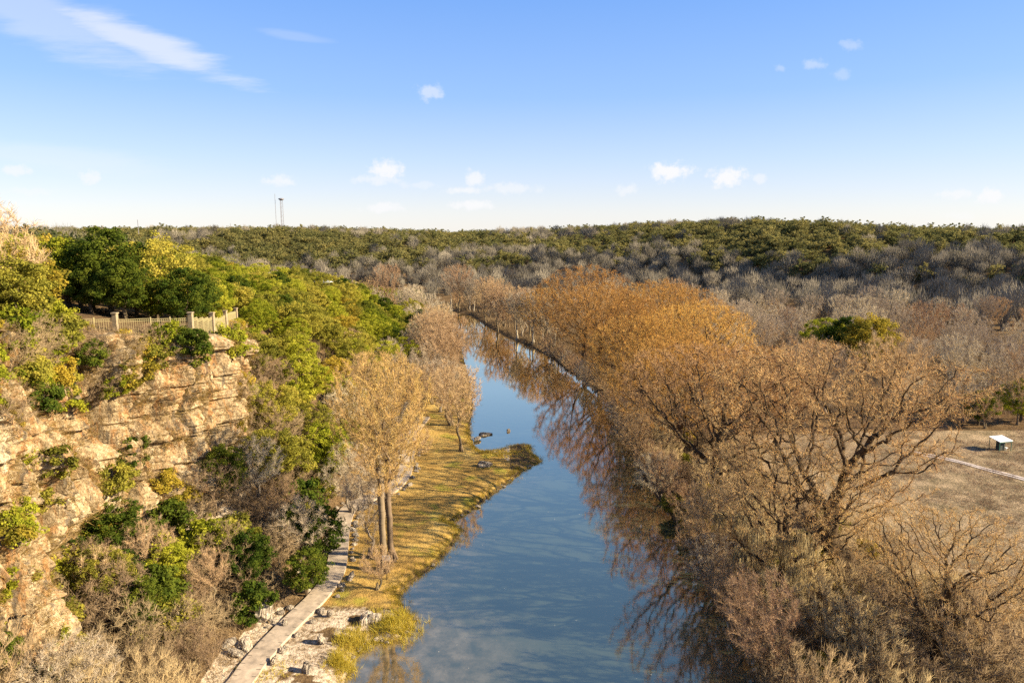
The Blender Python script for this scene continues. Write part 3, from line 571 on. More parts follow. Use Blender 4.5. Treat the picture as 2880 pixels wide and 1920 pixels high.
# ------------------------------------------------------------------ planting
R_ = random.Random(5)
ORD = ['first', 'second', 'third', 'fourth', 'fifth', 'sixth', 'seventh', 'eighth', 'ninth', 'tenth', 'eleventh', 'twelfth', 'thirteenth', 'fourteenth', 'fifteenth']
cyp = [ # proto, x, y, scale, rot, label
 (4, 10, 212, .85, 0, 'farthest orange-brown bare cypress leaning over the right bank before the bend'),
 (2, 20, 186, 1.12, 1, 'tall domed orange cypress at the summit of the far riverside clump'),
 (3, 37, 176, 1.02, 2, 'broad orange-brown cypress on the field side of the highest dome'),
 (3, 21, 160, 1.05, 5, 'orange cypress at the bank just in front of the highest dome'),
 (2, 36, 150, 1.0, 4, 'golden-brown cypress in the back of the middle riverside group'),
 (4, 23, 138, 1.05, 1.6, 'cypress whose straight trunks mirror darkly in the middle of the river'),
 (3, 34, 125, 1.0, 2.6, 'dark-limbed orange cypress with upright forks in the middle of the row'),
 (4, 24, 118, 1.0, 3.3, 'reddish brown cypress reaching over the water across from the grassy spit'),
 (3, 25, 99, .9, 5.1, 'low brown cypress over the bank beside the light water gap'),
 (2, 37, 104, .74, 4.4, 'cypress just behind the large flat-topped tree, crown paler at its top'),
 (1, 25.5, 81, .98, 0.4, 'flat-topped pinkish cypress second from the near end, over the water'),
 (0, 32.5, 66, 1.03, 2.1, 'great flat-topped cypress with spreading dark limbs in the right foreground'),
 (1, 25, 59, .70, 3.9, 'nearest cypress over the river, hung with pale moss'),
 (0, 34, 50, .55, 1.2, 'low wide cypress in the bottom right corner'),
]
def moss(q, rng):
    B = MB(); n = 26; c = q+rng.normal(size=(n, 3))*np.array([.5, .5, .35])
    for k in range(4): cones(B, c+rng.normal(size=(n, 3))*.1, np.array([0, 0, -1.])+rng.normal(size=(n, 3))*.1, rng.uniform(.6, 3.4, n), .035, 0, rng.uniform(.2, 1, n))
    return B.mesh('moss', M_MOSS)
for (k, x, y, s, rt, lb) in cyp:
    t = tree('cypress_tree', CY[k][0], (x, y, gz(x, y)-.3), lb, 'cypress', 'bare cypresses along the right bank', s, rt)
    if 'moss' in lb:
        P, r = CY[k][1], CY[k][2]; c, s_ = math.cos(rt), math.sin(rt); w = P[:, 0]*c-P[:, 1]*s_; v_ = P[:, 0]*s_+P[:, 1]*c; q = P[(w < 1) & (v_ < 3) & (P[:, 2] < 15) & (P[:, 2] > 8) & (r < .06)]
        rg = np.random.default_rng(3)
        for j in rg.integers(0, len(q), 16): put('moss', moss(q[j], rg), t)
tree('cottonwood_tree', GOLD, (*gp(1078, 1600, 1.0), .7), 'tall golden-twigged tree beside the footpath, nearer of the pair', 'tree', None, (1.12, 1.12, .97), 1.0)
tree('cottonwood_tree', GOLD, (*gp(1102, 1570, 1.0), .7), 'tall golden-twigged tree with flared roots just behind its twin', 'tree', None, (1.05, 1.05, .93), 3.4)

def poisson(rng, n, sampler, dmin, cap):
    pts = []; cell = {}
    for _ in range(n):
        x, y = sampler(rng); k = (int(x//dmin), int(y//dmin))
        if any(math.hypot(x-a, y-b) < dmin for i in (-1, 0, 1) for j in (-1, 0, 1) for (a, b) in cell.get((k[0]+i, k[1]+j), ())): continue
        cell.setdefault(k, []).append((x, y)); pts.append((x, y))
        if len(pts) >= cap: break
    return pts
rng = random.Random(11)
# evergreens on the bluff and its slope
NB = [0]
def s_slope(r):
    while True:
        y = 76+(r.random()**1.5)*235; x = r.uniform(-.82*y-4, float(path_x(y))-5)
        e = float(edge_x(y))
        if -.70 < x/y < -.635 and 82 < y < 99: continue
        if x > -105 and not (y < 106 and e-4 < x < e+.6): return x, y
names = {0: ('oak_tree', 'green'), 1: ('juniper_tree', 'bright green'), 2: ('oak_tree', 'olive'), 3: ('oak_tree', 'olive'), 4: ('juniper_tree', 'dark green'), 5: ('oak_tree', 'yellowing')}
pts = poisson(rng, 30000, s_slope, 4.5, 430)
pts.sort(key=lambda p: p[1])
for (x, y) in pts:
    up = (edge_x(y)-x); low = x > edge_x(y)+ 9
    k = rng.choices([0, 1, 2, 3, 4, 5], [24, 22, 22, 16, 9, 7])[0]; s = rng.uniform(.65, 1.05)*(1.0 if y < 200 else 1.1)
    wy_ = gz(x, y)
    if ((low and rng.random() < (.08 if x < path_x(y)-9 else .35)) or y > 245) and NB[0] < 42:
        NB[0] += 1
        b = rng.choice([0, 1, 3, 5]); tree('bare_tree', BG[b], (x, y, wy_-.2), 'bare twiggy tree among the evergreens low on the left bluff', 'tree', 'bare trees on the left bluff', rng.uniform(.6, .95), rng.uniform(0, 6)); continue
    tree(names[k][0], OK[k], (x, y, wy_-.3), f'{names[k][1]} leafy tree on the wooded left bluff', 'tree', 'evergreens on the left bluff', s, rng.uniform(0, 6))
# bluff top near trees
for (k, u, v, z, s, lb) in []: pass
def s_top(r):
    y = r.uniform(44, 84); return r.uniform(-.85*y-3, edge_x(y)-2.5), y
for (x, y) in poisson(rng, 3000, s_top, 4.2, 45):
    if y > 58: continue
    k = rng.choice([0, 1, 2, 3, 5, 0]); tree(names[k][0], OK[k], (x, y, gz(x, y)-.3), f'{names[k][1]} tree on the clifftop at the left edge', 'tree', 'trees on the clifftop', rng.uniform(.75, 1.05) if y < 60 else rng.uniform(.85, 1.1), rng.uniform(0, 6))
def s_lip(r): y = r.uniform(36, 70); return float(edge_x(y))-r.uniform(.6, 9), y
for (x, y) in poisson(rng, 4000, s_lip, 1.9, 90):
    if y > 61.5 and x > -42 and abs((y-64.3)-(x+40)*.36) < 1.3: continue
    if y > 65: continue
    k = rng.choice([0, 1, 1, 3, 0]); sc1 = rng.uniform(.8, 1.5) if y < 61 else rng.uniform(.4, .7)
    if rng.random() < .72: tree('evergreen_shrub', BU[k], (x, y, gz(x, y)-.2), 'olive shrub crowding the rim of the cliff', 'shrub', 'green shrubs on the cliff rim', sc1, rng.uniform(0, 6))
    else: tree('thicket_shrub', BT[rng.randrange(3)], (x, y, gz(x, y)-.2), 'bare reddish shrub on the rim of the cliff', 'shrub', 'bare shrubs on the cliff rim', sc1*.8, rng.uniform(0, 6))
for (x, y, k, s, lb) in [(-40.5, 55, 3, 1.0, 'broad olive oak overhanging the clifftop near the left edge'), (-43.5, 59.5, 5, 1.05, 'yellow-brown oak on the skyline at the left edge'), (-47, 80, 4, 1.3, 'big dark green cedar behind the first fence pillars'), (-52, 80, 1, 1.2, 'tall bright green cedar behind the fence'),
                      (-44, 84, 2, 1.25, 'spreading olive oak with forked dark trunk behind the fence'), (-63, 93, 5, 1.25, 'orange-brown oak on the skyline beside the yellow house'), (-41, 92, 0, .8, 'round green tree behind the far end of the fence')]:
    tree('oak_tree' if k not in (1, 4) else 'juniper_tree', OK[k], (x, y, gz(x, y)-.3), lb, 'tree', None, s, rng.uniform(0, 6))
tree('bare_tree', BG[3], (-43, 57, gz(-43, 57)-.3), 'russet bare tree rising against the sky at the left edge', 'tree', None, 1.25, 1)
# thicket on the talus
def s_tal(r):
    y = r.uniform(38, 90); return r.uniform(edge_x(y)+1.5, float(path_x(y))-3.2), y
for (x, y) in poisson(rng, 6000, s_tal, 2.3, 230):
    q = rng.random(); z = gz(x, y)
    if q < .44: k = rng.randrange(4); tree('thicket_shrub', BT[k], (x, y, z-.15), 'leafless brown shrub in the thicket between cliff and footpath', 'shrub', 'bare shrubs below the cliff', rng.uniform(.7, 1.25), rng.uniform(0, 6))
    elif q < .84: k = rng.choice([2, 2, 2, 0, 1, 2]); tree('evergreen_shrub', BU[k], (x, y, z-.1), 'dark green shrub in the thicket between cliff and footpath', 'shrub', 'green shrubs below the cliff', rng.uniform(.9, 1.7), rng.uniform(0, 6))
    else: k = rng.choice([1, 3, 3]); tree('bare_tree', BG[k], (x, y, z-.2), 'bare tree rising above the thicket below the cliff', 'tree', 'bare trees below the cliff', rng.uniform(.5, .8), rng.uniform(0, 6))
for (u, v, k, s, lb) in [(905, 1500, 4, .62, 'dark juniper crowding the footpath bend'), (860, 1590, 4, .5, 'low dark juniper left of the footpath near the upright boulder'), (330, 1640, 4, .6, 'dark green juniper in the middle of the thicket'), (480, 1660, 1, .5, 'bright juniper sprig in the shade of the thicket'), (420, 1760, 4, .5, 'dark juniper at the foot of the thicket'), (300, 1740, 2, .45, 'small olive bush-like oak at the thicket foot'), (640, 1500, 4, .6, 'dark juniper under grey twigs in the upper thicket'), (760, 1420, 2, .65, 'olive oak where the thicket meets the green slope'), (700, 1600, 4, .55, 'dark juniper beside the straw-topped tree')]:
    x, y = gp(u, v, 4); tree('juniper_tree' if k in (1, 4) else 'oak_tree', OK[k], (x, y, gz(x, y)-.3), lb, 'tree', None, s*1.25, rng.uniform(0, 6))
# shrubs on the cliff face
for i in range(250):
    if i < 135: y = rng.uniform(36, 66); T = float(top_z(y)); z = T-abs(rng.gauss(0, 2.6))-.2
    else: y = rng.uniform(36, 100); T = float(top_z(y)); Fz = float(foot_z(y)); z = Fz+(T-Fz)*rng.random()**1.2
    if 65 < y < 72 and rng.random() < .6: continue
    x = cliff_at(y, z); k = rng.randrange(7)
    if k < 4: tree('evergreen_shrub', BU[k], (x-.4, y, z-.6), 'leafy shrub rooted on a ledge of the limestone cliff', 'shrub', 'green shrubs on the cliff', rng.uniform(.45, 1.3), rng.uniform(0, 6), (0, rng.uniform(.2, .7)))
    else: tree('thicket_shrub', BT[k-4], (x-.5, y, z-.6), 'bare shrub rooted on a ledge of the limestone cliff', 'shrub', 'bare shrubs on the cliff', rng.uniform(.4, .9), rng.uniform(0, 6), (0, rng.uniform(.2, .7)))
# left bank trees by the river
for (u, v, k, s, lb) in [(1297, 1262, 4, 1.0, 'round brown bare tree standing at the lawn edge beside the grassy spit'), (1268, 1190, 3, 1.4, 'brown bare tree just behind the round one on the left bank'),
                         (1258, 1120, 4, 1.15, 'russet bare tree further along the left bank'), (1248, 1075, 4, 1.2, 'grey-brown tree crowding the left bank'), (1228, 1045, 4, 1.1, 'tall bare tree on the left bank nearest the dark pool'),
                         (1240, 1010, 4, 1.1, 'pale-tipped bare tree at the inside of the river bend'), (1205, 985, 5, 1.2, 'bare tree left of the pale-tipped one at the bend'), (1180, 1010, 3, 1.2, 'wide bare tree back from the left bank'),
                         (1040, 1560, 0, .8, 'slim leaning bare tree between footpath and golden tree'), (990, 1440, 1, .95, 'grey leaning tree at the bend of the footpath'), (1060, 1645, 3, .55, 'short sapling at the lawn below the golden tree')]:
    x, y = gp(u, v, 1.2); tree('bare_tree', BG[k], (x, y, gz(x, y)-.2), lb, 'tree', None, s, rng.uniform(0, 6), (0, rng.uniform(-.06, .06)))
# right bank near thicket
def s_rb(r):
    y = r.uniform(38, 130); return 20.3+r.random()**1.3*(18 if y < 80 else 14), y
for (x, y) in poisson(rng, 4000, s_rb, 2.9, 120):
    k = rng.randrange(4); q = rng.random()
    if q < .85: tree('thicket_shrub', BT_P if rng.random() < .35 else BT[k], (x, y, gz(x, y)-.15), 'tangled bare shrub under the right bank cypresses', 'shrub', 'bare shrubs on the right bank', rng.uniform(.7, 1.2), rng.uniform(0, 6))
    else: tree('evergreen_shrub', BU[rng.choice([1, 3])], (x, y, gz(x, y)-.15), 'yellow-green shrub under the right bank cypresses', 'shrub', 'green shrubs on the right bank', rng.uniform(.8, 1.2), rng.uniform(0, 6))
for j in range(44):
    y = 44+j*3.5; x = float(np.interp(y, [40, 60, 75, 95, 118, 142, 193], [21, 19.5, 20.5, 19, 20.5, 19.6, 10.4]))+rng.uniform(.1, 1.3)
    if 108 < y < 135 and rng.random() < .5: continue
    k = rng.choice([4, 3, 1, 3]); tree('bare_tree', BG[k], (x, y, gz(x, y)-.4), 'low brown tree leaning out over the right edge of the river', 'tree', 'low trees fringing the right bank', rng.uniform(.5, .78), 0, (0, -rng.uniform(.1, .4)))
def s_rc(r): y = r.uniform(40, 58); return r.uniform(28, 46), y
for (x, y) in poisson(rng, 900, s_rc, 3.6, 26):
    tree('thicket_shrub', BT_P if rng.random() < .6 else BT[rng.randrange(4)], (x, y, gz(x, y)-.2), 'tan tangled shrub in the bottom right corner', 'shrub', 'tan shrubs in the bottom right corner', rng.uniform(.9, 1.4), rng.uniform(0, 6))
# floodplain woods
def in_woods(x, y):
    if x > .8*y+6: return False
    if y > 330+0: return False
    if 120 < y < 168 and .43 < x/y < .565: return False
    xl = np.interp(y, [112, 160, 200, 240, 330], [50, 44, 38, 14, -14])
    if x < xl: return False
    if y < 110+.03*x: return False
    return hill(np.array([x]), np.array([y]))[0] < 3
def s_fp(r):
    while True:
        y = r.uniform(110, 420); x = r.uniform(-60, .8*y)
        if r.random() > (190./y)**1.2 if y > 190 else False: continue
        if y > 330:
            if river_sd(np.array([x]), np.array([y]))[0] > 4 and hill(np.array([x]), np.array([y]))[0] < 4: return x, y
        elif in_woods(x, y): return x, y
VP = sorted(poisson(rng, 30000, s_fp, 6.6, 260), key=lambda p: math.hypot(*p)); VREST = VP[125:]
for (x, y) in VP[:125]:
    k = rng.choices([0, 1, 2, 3, 4, 5], [28, 24, 10, 10, 8, 20])[0]
    tree('bare_tree', BG[k], (x, y, gz(x, y)-.2), 'grey leafless tree in the valley woods beyond the field', 'tree', 'bare trees of the valley woods', rng.uniform(.75, 1.2), rng.uniform(0, 6))
for i, (u, v, k, s, lb) in enumerate([(2440, 1040, 5, 2.0, 'round yellow-green oak standing out of the grey valley woods'), (2315, 1020, 0, 1.5, 'dark green juniper left of the round oak'), (2375, 1030, 4, 1.6, 'dark juniper touching the round oak'),
                       (2330, 985, 0, 1.0, 'bright green juniper top behind the dark ones'), (2870, 1180, 0, 1.0, 'bright green tree at the right edge above the kiosk'), (2750, 1190, 4, .8, 'small dark juniper near the kiosk')]):
    x, y = gp(u, v, 2.2); tree('oak_tree' if k in (0, 5) else 'juniper_tree', OK[k], (x, y, gz(x, y)-.3), lb, 'tree', None, s, rng.uniform(0, 6))
for (u, v, k, s, lb) in [(1500, 960, 2, 1.35, 'pale-trunked sycamore leaning left of the cypress row'), (1455, 945, 2, 1.25, 'white-branched sycamore at the far bend'), (1400, 925, 4, 1.25, 'brown-topped tree at the far bend'),
                         (1290, 868, 4, 1.5, 'russet crowned tree with white stem at the end of the river'), (1365, 900, 4, 1.1, 'round reddish tree on the far bank'),
                         (1090, 905, 4, 1.35, 'orange-grey tree rising above the left bluff end'), (1040, 900, 3, 1.4, 'grey-pink tree left of the orange-grey one'), (2770, 1210, 3, .7, 'small russet sapling left of the kiosk'), (2860, 1200, 4, .7, 'orange sapling at the right edge above the kiosk')]:
    x, y = gp(u, v, 1.5); tree('bare_tree', BG[k], (x, y, gz(x, y)-.2), lb, 'tree', None, s, rng.uniform(0, 6))

for j, t_ in enumerate(np.linspace(0, 1, 26)):
    yy = 196+t_*128; xx = float(np.interp(yy, [193, 213, 233, 255, 291, 309, 330], [13.5, 7.5, .8, -6, -14, -23, -33]))+rng.uniform(0, 3.5)
    k = rng.choice([4, 4, 3, 0, 2]); tree('bare_tree', BG[k], (xx, yy, gz(xx, yy)-.2), 'bare tree lining the right bank around the far bend', 'tree', 'bare trees lining the far bend', rng.uniform(.8, 1.25), rng.uniform(0, 6))
for j, t_ in enumerate(np.linspace(0, 1, 20)):
    yy = 128+t_*170; xx = float(np.interp(yy, [124, 194, 221, 300], [-11, -18, -21, -44]))-rng.uniform(0, 7)
    k = rng.choice([4, 3, 0, 5]); tree('bare_tree', BG[k], (xx, yy, gz(xx, yy)-.2), 'bare tree in the row along the left bank past the round one', 'tree', 'bare trees lining the left bank', rng.uniform(.85, 1.15), rng.uniform(0, 6))
for j in range(11):
    xx, yy = -35+j*1.35+rng.uniform(-.5, .5), rng.uniform(37.5, 43); tree('thicket_shrub', BT_P, (xx, yy, gz(xx, yy)-.2), 'straw-coloured twiggy shrub at the bottom left edge', 'shrub', 'straw-coloured shrubs at the bottom left', rng.uniform(.8, 1.1), rng.uniform(0, 6))

for (u, v, k, s, lb) in [(1165, 1290, 3, .8, 'small bare tree between footpath and lawn at mid distance'), (1120, 1250, 1, .9, 'grey bare tree shading the footpath past the golden pair'), (1185, 1175, 4, .8, 'brown bare tree where the footpath disappears'), (1130, 1170, 0, 1.0, 'grey bare tree left of where the footpath disappears'), (1215, 1120, 3, .95, 'russet bare tree behind the end of the footpath')]:
    x, y = gp(u, v, 2.2); tree('bare_tree', BG[k], (x, y, gz(x, y)-.2), lb, 'tree', None, s, rng.uniform(0, 6))
# far hillside: individual crowns plus the rest of the wood
def s_hill(r):
    while True:
        y = r.uniform(250, 620); x = r.uniform(-.8*y, .8*y); h = hill(np.array([x]), np.array([y]))[0]
        if h > 1.5: return x, y
rng2 = random.Random(3)
pts = []
def grid_pts():
    rs = np.random.default_rng(8); out = []
    y = 90.
    while y < 760:
        xs = np.arange(-.8*y-20, .8*y+20, 5.6); xx = xs+rs.uniform(-3.2, 3.2, len(xs)); yy = y+rs.uniform(-3.2, 3.2, len(xs)); h = hill(xx, yy); g = ground_z(xx, yy); ok = ((h > 1.2) | ((xx < -90) & (g > 12))) & (river_sd(xx, yy) > 3); out.append(np.stack([xx[ok], yy[ok]], 1)); y += 5.2+max(0, (y-450)*.03)
    return np.concatenate(out)
HP = grid_pts()
ys = HP[:, 1]; order = np.argsort(np.hypot(HP[:, 0], HP[:, 1])); HP = HP[order]
hz_ = ground_z(HP[:, 0], HP[:, 1]); hh_ = hill(HP[:, 0], HP[:, 1])
def bakemesh(me):
    n = len(me.vertices); V = np.zeros(n*3, np.float32); me.vertices.foreach_get('co', V); V = V.reshape(-1, 3)
    T = np.zeros(n, np.float32); me.attributes['tone'].data.foreach_get('value', T); return V, T
FV = [bakemesh(m) for m in FAR]
# far bare crowns: bundles of twigs
BARE_FAR = []
for i in range(3):
    rg = np.random.default_rng(900+i); b = MB(); C = envelope(rg, 300, .8, 7.6, sc_(EGG if i else VASE, 3.6), .7, .7, i); base = np.array([0, 0, -.5])
    frusta(b, np.repeat(base[None], 24, 0)+rg.normal(size=(24, 3))*.4, C[:24], .10, .04, 3, 0, .3, .4)
    cones(b, C, unit(C*np.array([.5, .5, 1])*.2+rsph(rg, 300)*.8+np.array([0, 0, .8])), rg.uniform(1.0, 2.4, 300), .07, 0, rg.uniform(.0, 1, 300)); BARE_FAR.append(b.mesh('bare_far', M_TWIG_FAR))
BV = [bakemesh(m) for m in BARE_FAR]
rs = np.random.default_rng(4); SM = MB(); SB = MB(); cnt = 0
NH = len(HP); HP = np.concatenate([HP, np.array(VREST)]); hz_ = ground_z(HP[:, 0], HP[:, 1]); hh_ = np.concatenate([hh_, np.zeros(len(VREST))])
for i, (x, y) in enumerate(HP):
    hx = max(hh_[i], hz_[i])/30; pn = float(n2(x, y, .022, 3, 71)); bare = pn+rs.uniform(-.12, .12) > (.36 if hx < .35 else .5 if hx < .65 else .64); k = rs.integers(0, 3 if bare else 5); s = rs.uniform(.6, 1.35); a = rs.uniform(0, 6)
    if x*x+y*y < 180*180 and x < -60: bare = False
    if i >= NH: bare = True; k = i % 3; s = rs.uniform(1.25, 1.75)
    if cnt < 150 and not bare and i < NH:
        tree('juniper_tree', {'crown': FAR[k]}, (x, y, hz_[i]-.4), 'small dark evergreen on the far wooded hill', 'tree', 'evergreens on the far hill', float(s), float(a)); cnt += 1
        continue
    V, T = (BV if bare else FV)[k]; c, sn = math.cos(a), math.sin(a)
    W = np.stack([(V[:, 0]*c-V[:, 1]*sn)*s+x, (V[:, 0]*sn+V[:, 1]*c)*s+y, V[:, 2]*s+hz_[i]-.4], 1); tt = np.clip(T*.6+rs.uniform(-.05, .55), 0, 1)
    if bare:
        n0 = 24*6; SB.add(W[:n0], np.arange(24)[:, None, None].repeat(3, 1).reshape(-1, 1)*6+np.tile(np.array([[0, 1, 4, 3], [1, 2, 5, 4], [2, 0, 3, 5]]), (24, 1)), 0, tt[:n0])
        b = np.arange(300)[:, None]*4; SB.add(W[n0:], np.concatenate([b+np.array([[0, 1, 3]]), b+np.array([[1, 2, 3]]), b+np.array([[2, 0, 3]])], 0), 0, tt[n0:])
    else: SM.add(W, np.arange(len(W)//4)[:, None]*4+np.arange(4), 0, tt)
stuff('forest', SM.mesh('forest', M_LEAF_FAR), 'evergreen wood covering the far hill up to its ridge', 'forest')
stuff('forest', SB.mesh('forest_bare', M_TWIG_FAR), 'leafless grey wood on the slope of the far hill', 'forest')
print('hill trees', len(HP), 'objects', len(bpy.data.objects))

# undergrowth
rs = np.random.default_rng(21); U = MB(); UL = MB()
def scatter(n, fx, fy):
    y = fy(rs.random(n)); x = fx(y, rs.random(n)); return x, y
x1, y1 = scatter(5200, lambda y, r: edge_x(y)-6+(path_x(y)-1.6-edge_x(y)+6)*r, lambda r: 36+r**1.4*250)
x2, y2 = scatter(3500, lambda y, r: 21.3+r*16, lambda r: 38+r*180)
x3, y3 = scatter(9000, lambda y, r: np.interp(y, [122, 142, 193, 233, 291, 330], [24, 22, 12, -1, -16, -34])+(.8*y-20)*r**1.3, lambda r: 122+r*210)
ux = np.concatenate([x1, x2, x3]); uy = np.concatenate([y1, y2, y3]); uz = ground_z(ux, uy)
m_ = ~((ux > edge_x(uy)-2) & (ux < edge_x(uy)+.5) & (uy < 100)); ux, uy, uz = ux[m_], uy[m_], uz[m_]
K = 20; base = np.repeat(np.stack([ux, uy, uz-.1], 1), K, 0)+rs.normal(size=(len(ux)*K, 3))*np.array([.5, .5, .05]); sz = np.where(base[:, 1] > 120, 1.7, 1)
cones(U, base, rsph(rs, len(base))*.8+np.array([0, 0, 1.0]), rs.uniform(.5, 1.5, len(base))*sz, .017*sz, 0, rs.uniform(.5, 1, len(base)))
stuff('undergrowth', U.mesh('undergrowth', M_BARK_TH), 'tangled brown brush covering the slopes and woodland floor', 'brush')

U = MB(); n = 2300; yy = rs.uniform(30, 108, n); tt = rs.random(n); c_ = n2(yy, tt*16, .13, 3, 55) > .44; yy, tt = yy[c_], tt[c_]; cx1, cy1, cz1 = cliff_pt(yy, tt)
K = 34; base = np.repeat(np.stack([cx1-.1, cy1, cz1], 1), K, 0)+rs.normal(size=(len(cx1)*K, 3))*np.array([.12, .45, .35])
cones(U, base, rsph(rs, len(base))*.7+np.array([.8, 0, .3]), rs.uniform(.3, .9, len(base)), .016, 0, np.clip(np.repeat(rs.random(len(cx1)), K)*.8+rs.uniform(-.1, .3, len(base)), 0, 1))
stuff('cliff_grass', U.mesh('cliff_grass', M_DRY2), 'dry grass and wiry brush clinging to the limestone cliff', 'grass')

# dry grass on banks and lawn edges, field tussocks
G = MB(); L3 = catmull([p for p in LB[3:36]], 14)
def tufts(mb, x, y, per, h, r, spread, tone):
    n = len(x); z = ground_z(x, y); b = np.repeat(np.stack([x, y, np.maximum(z, -.1)-.05], 1), per, 0)+rs.normal(size=(n*per, 3))*np.array([spread, spread, 0]); cones(mb, b, rs.normal(size=(n*per, 3))*.5+np.array([0, 0, 1.]), rs.uniform(.5, 1.3, n*per)*h, r, 0, np.clip(tone+rs.uniform(-.3, .4, n*per), 0, 1))
j = rs.integers(0, len(L3), 2600); tufts(G, L3[j, 0]+rs.normal(size=2600)*.5-.3, L3[j, 1]+rs.normal(size=2600)*.45, 12, .42, .014, .14, .5)
TU = MB()
for (u, v, r_, n, h) in [(1105, 1755, 1.5, 170, .85), (1000, 1800, 1.1, 90, .9), (960, 1860, .8, 70, .9), (1420, 1280, 2.2, 160, .45), (1360, 1275, 1.2, 60, .5), (740, 1900, 1.5, 100, .25)]:
    cx_, cy_ = gp(u, v, .6); tufts(TU if u < 1200 else G, cx_+rs.normal(size=n)*r_*.75, cy_+rs.normal(size=n)*r_*.6, 13, h*rs.uniform(.5, 1.4, n*13), .02, .1, .8)
M_TUS = leafmat('tussock_blade', (.10, .11, .015), (.28, .27, .03), (.52, .44, .06), (.70, .58, .12)); stuff('sedge', TU.mesh('sedge', M_TUS), 'yellow-green sedge clumps hanging over the water at the bottom of the bank', 'sedge')
x, y = rs.uniform(-18, 3, 5000), rs.uniform(56, 150, 5000); k = (river_sd(x, y) > .5) & (x > path_x(y)+1.3); tufts(G, x[k], y[k], 12, .14, .012, .3, .45)
stuff('grass', G.mesh('grass', M_DRY), 'golden dry grass on the lawn and along the left bank', 'grass')
G = MB(); n = 9000; x, y = rs.uniform(38, 105, n), rs.uniform(52, 128, n); k = n2(x, y, .09, 3, 8) > .47; tufts(G, x[k], y[k], 14, .45, .018, .35, .4)
M_FGR = leafmat('field_grass_blade', (.14, .11, .07), (.28, .2, .13), (.42, .3, .2), (.55, .42, .3)); stuff('grass', G.mesh('field_grass', M_FGR), 'pinkish dry grass scattered over the right field', 'grass')
# limestone slabs and boulders
def boulder(seed, sx, sy, sz, m, sub=3, rough=.35):
    import bmesh
    bm = bmesh.new(); bmesh.ops.create_icosphere(bm, subdivisions=sub, radius=1); V = np.array([v.co[:] for v in bm.verts]); Fc = np.array([[v.index for v in f.verts] for f in bm.faces]); bm.free()
    c = np.round(V*1.6+rs.uniform(-.2, .2))/1.6; V = V*.55+c*.45
    V = V*(1+rough*(fbm(V*1.5+seed*3.3, 3, seed)[:, None]-.5)*2); V = V*np.array([sx, sy, sz]); b = MB(); b.add(V, Fc); return b.mesh('boulder', m)
BO = [boulder(i, 1, .8, .62, M_ROCK if i % 2 else M_PALE) for i in range(6)]
for j in range(70):
    i = rng.randrange(20, len(L3)-60); x, y = L3[i]; s_ = rng.uniform(.15, .42); o = put('bank_stone', BO[rng.randrange(6)], None, (x-rng.uniform(-.2, .5), y+rng.uniform(-.3, .3), .08), (0, rng.uniform(-.3, .3), rng.uniform(0, 6)), (s_*1.3, s_, s_*.7)); tag(o, 'small stone at the waterline of the left bank', 'stone', 'stones along the waterline')
cum = np.concatenate([[0], np.cumsum(np.linalg.norm(np.diff(PC, axis=0), axis=1))])
k = 0
for side in (1, -1):
    d = 22.0
    while d < cum[-1]-20 and k < 170:
        i = int(np.searchsorted(cum, d)); p = PC[i]+nrm[i]*side*(1.35+rng.uniform(0, .45)); s = rng.uniform(.22, .5)
        sel = rng.randrange(6); lbl = ('pale' if sel % 2 == 0 else 'grey')+' edging rock on the '+('cliff' if side > 0 else 'river')+' side of the footpath'
        if rng.random() < .72:
            o = put('edging_rock', BO[sel], None, (p[0], p[1], gz(p[0], p[1])+.05), (rng.uniform(-.3, .3), rng.uniform(-.3, .3), rng.uniform(0, 6)), s); tag(o, lbl, 'rock', 'rocks lining the footpath'); k += 1
        d += rng.uniform(.7, 1.15)
def rock(u, v, z, sc, rot, lb, m=0, dz=.1, grp=None):
    x, y = gp(u, v, z); o = put('boulder', BO[m], None, (x, y, gz(x, y)+dz), rot, sc); tag(o, lb, 'boulder', grp)
rock(1035, 1740, 1, (1.0, .8, .9), (0, 0, .4), 'large white boulder beside the grassy bank tip', 0, .3)
rock(745, 1700, 2.5, (.8, .6, 1.9), (.1, .12, .5), 'tall pale upright boulder in the thicket left of the footpath', 2, .7)
rock(1360, 1312, .8, (1.1, .8, .8), (0, 0, .1), 'dark grey boulder on the lawn beside the spit', 1, .25)
rock(1362, 1222, 0, (1.2, .8, .6), (0, 0, .2), 'mossy rock standing in the shallows above the spit', 1, .9)
rock(1343, 1238, 0, (1.0, .6, .5), (0, 0, 1), 'flat dark rock in the shallows nearest the round tree', 3, .7)
rock(1430, 1212, 0, (.5, .4, .9), (0, .2, 1), 'small dark stub sticking out of open water', 3, 1.5)
for i, (u, v, sz) in enumerate([(480, 1770, .9), (500, 1795, .8), (430, 1800, .7), (640, 1795, .8), (690, 1790, .9), (665, 1812, .7), (840, 1600, .8), (880, 1590, .7), (985, 1600, .6), (800, 1730, .5), (905, 1770, .7), (925, 1700, .5), (770, 1830, .6), (860, 1850, .7)]):
    rock(u, v, 2, (sz*.95, sz*.7, sz*.65), (0, .1*i, i*1.3), ['grey', 'weathered pale'][i % 2]+' limestone boulder '+['in the thicket edge at bottom', 'lying left of the footpath', 'on the rocky shelf beside the footpath'][0 if u < 520 else 1 if u < 700 else 2], i % 6, .25, 'limestone boulders strewn beside the footpath')

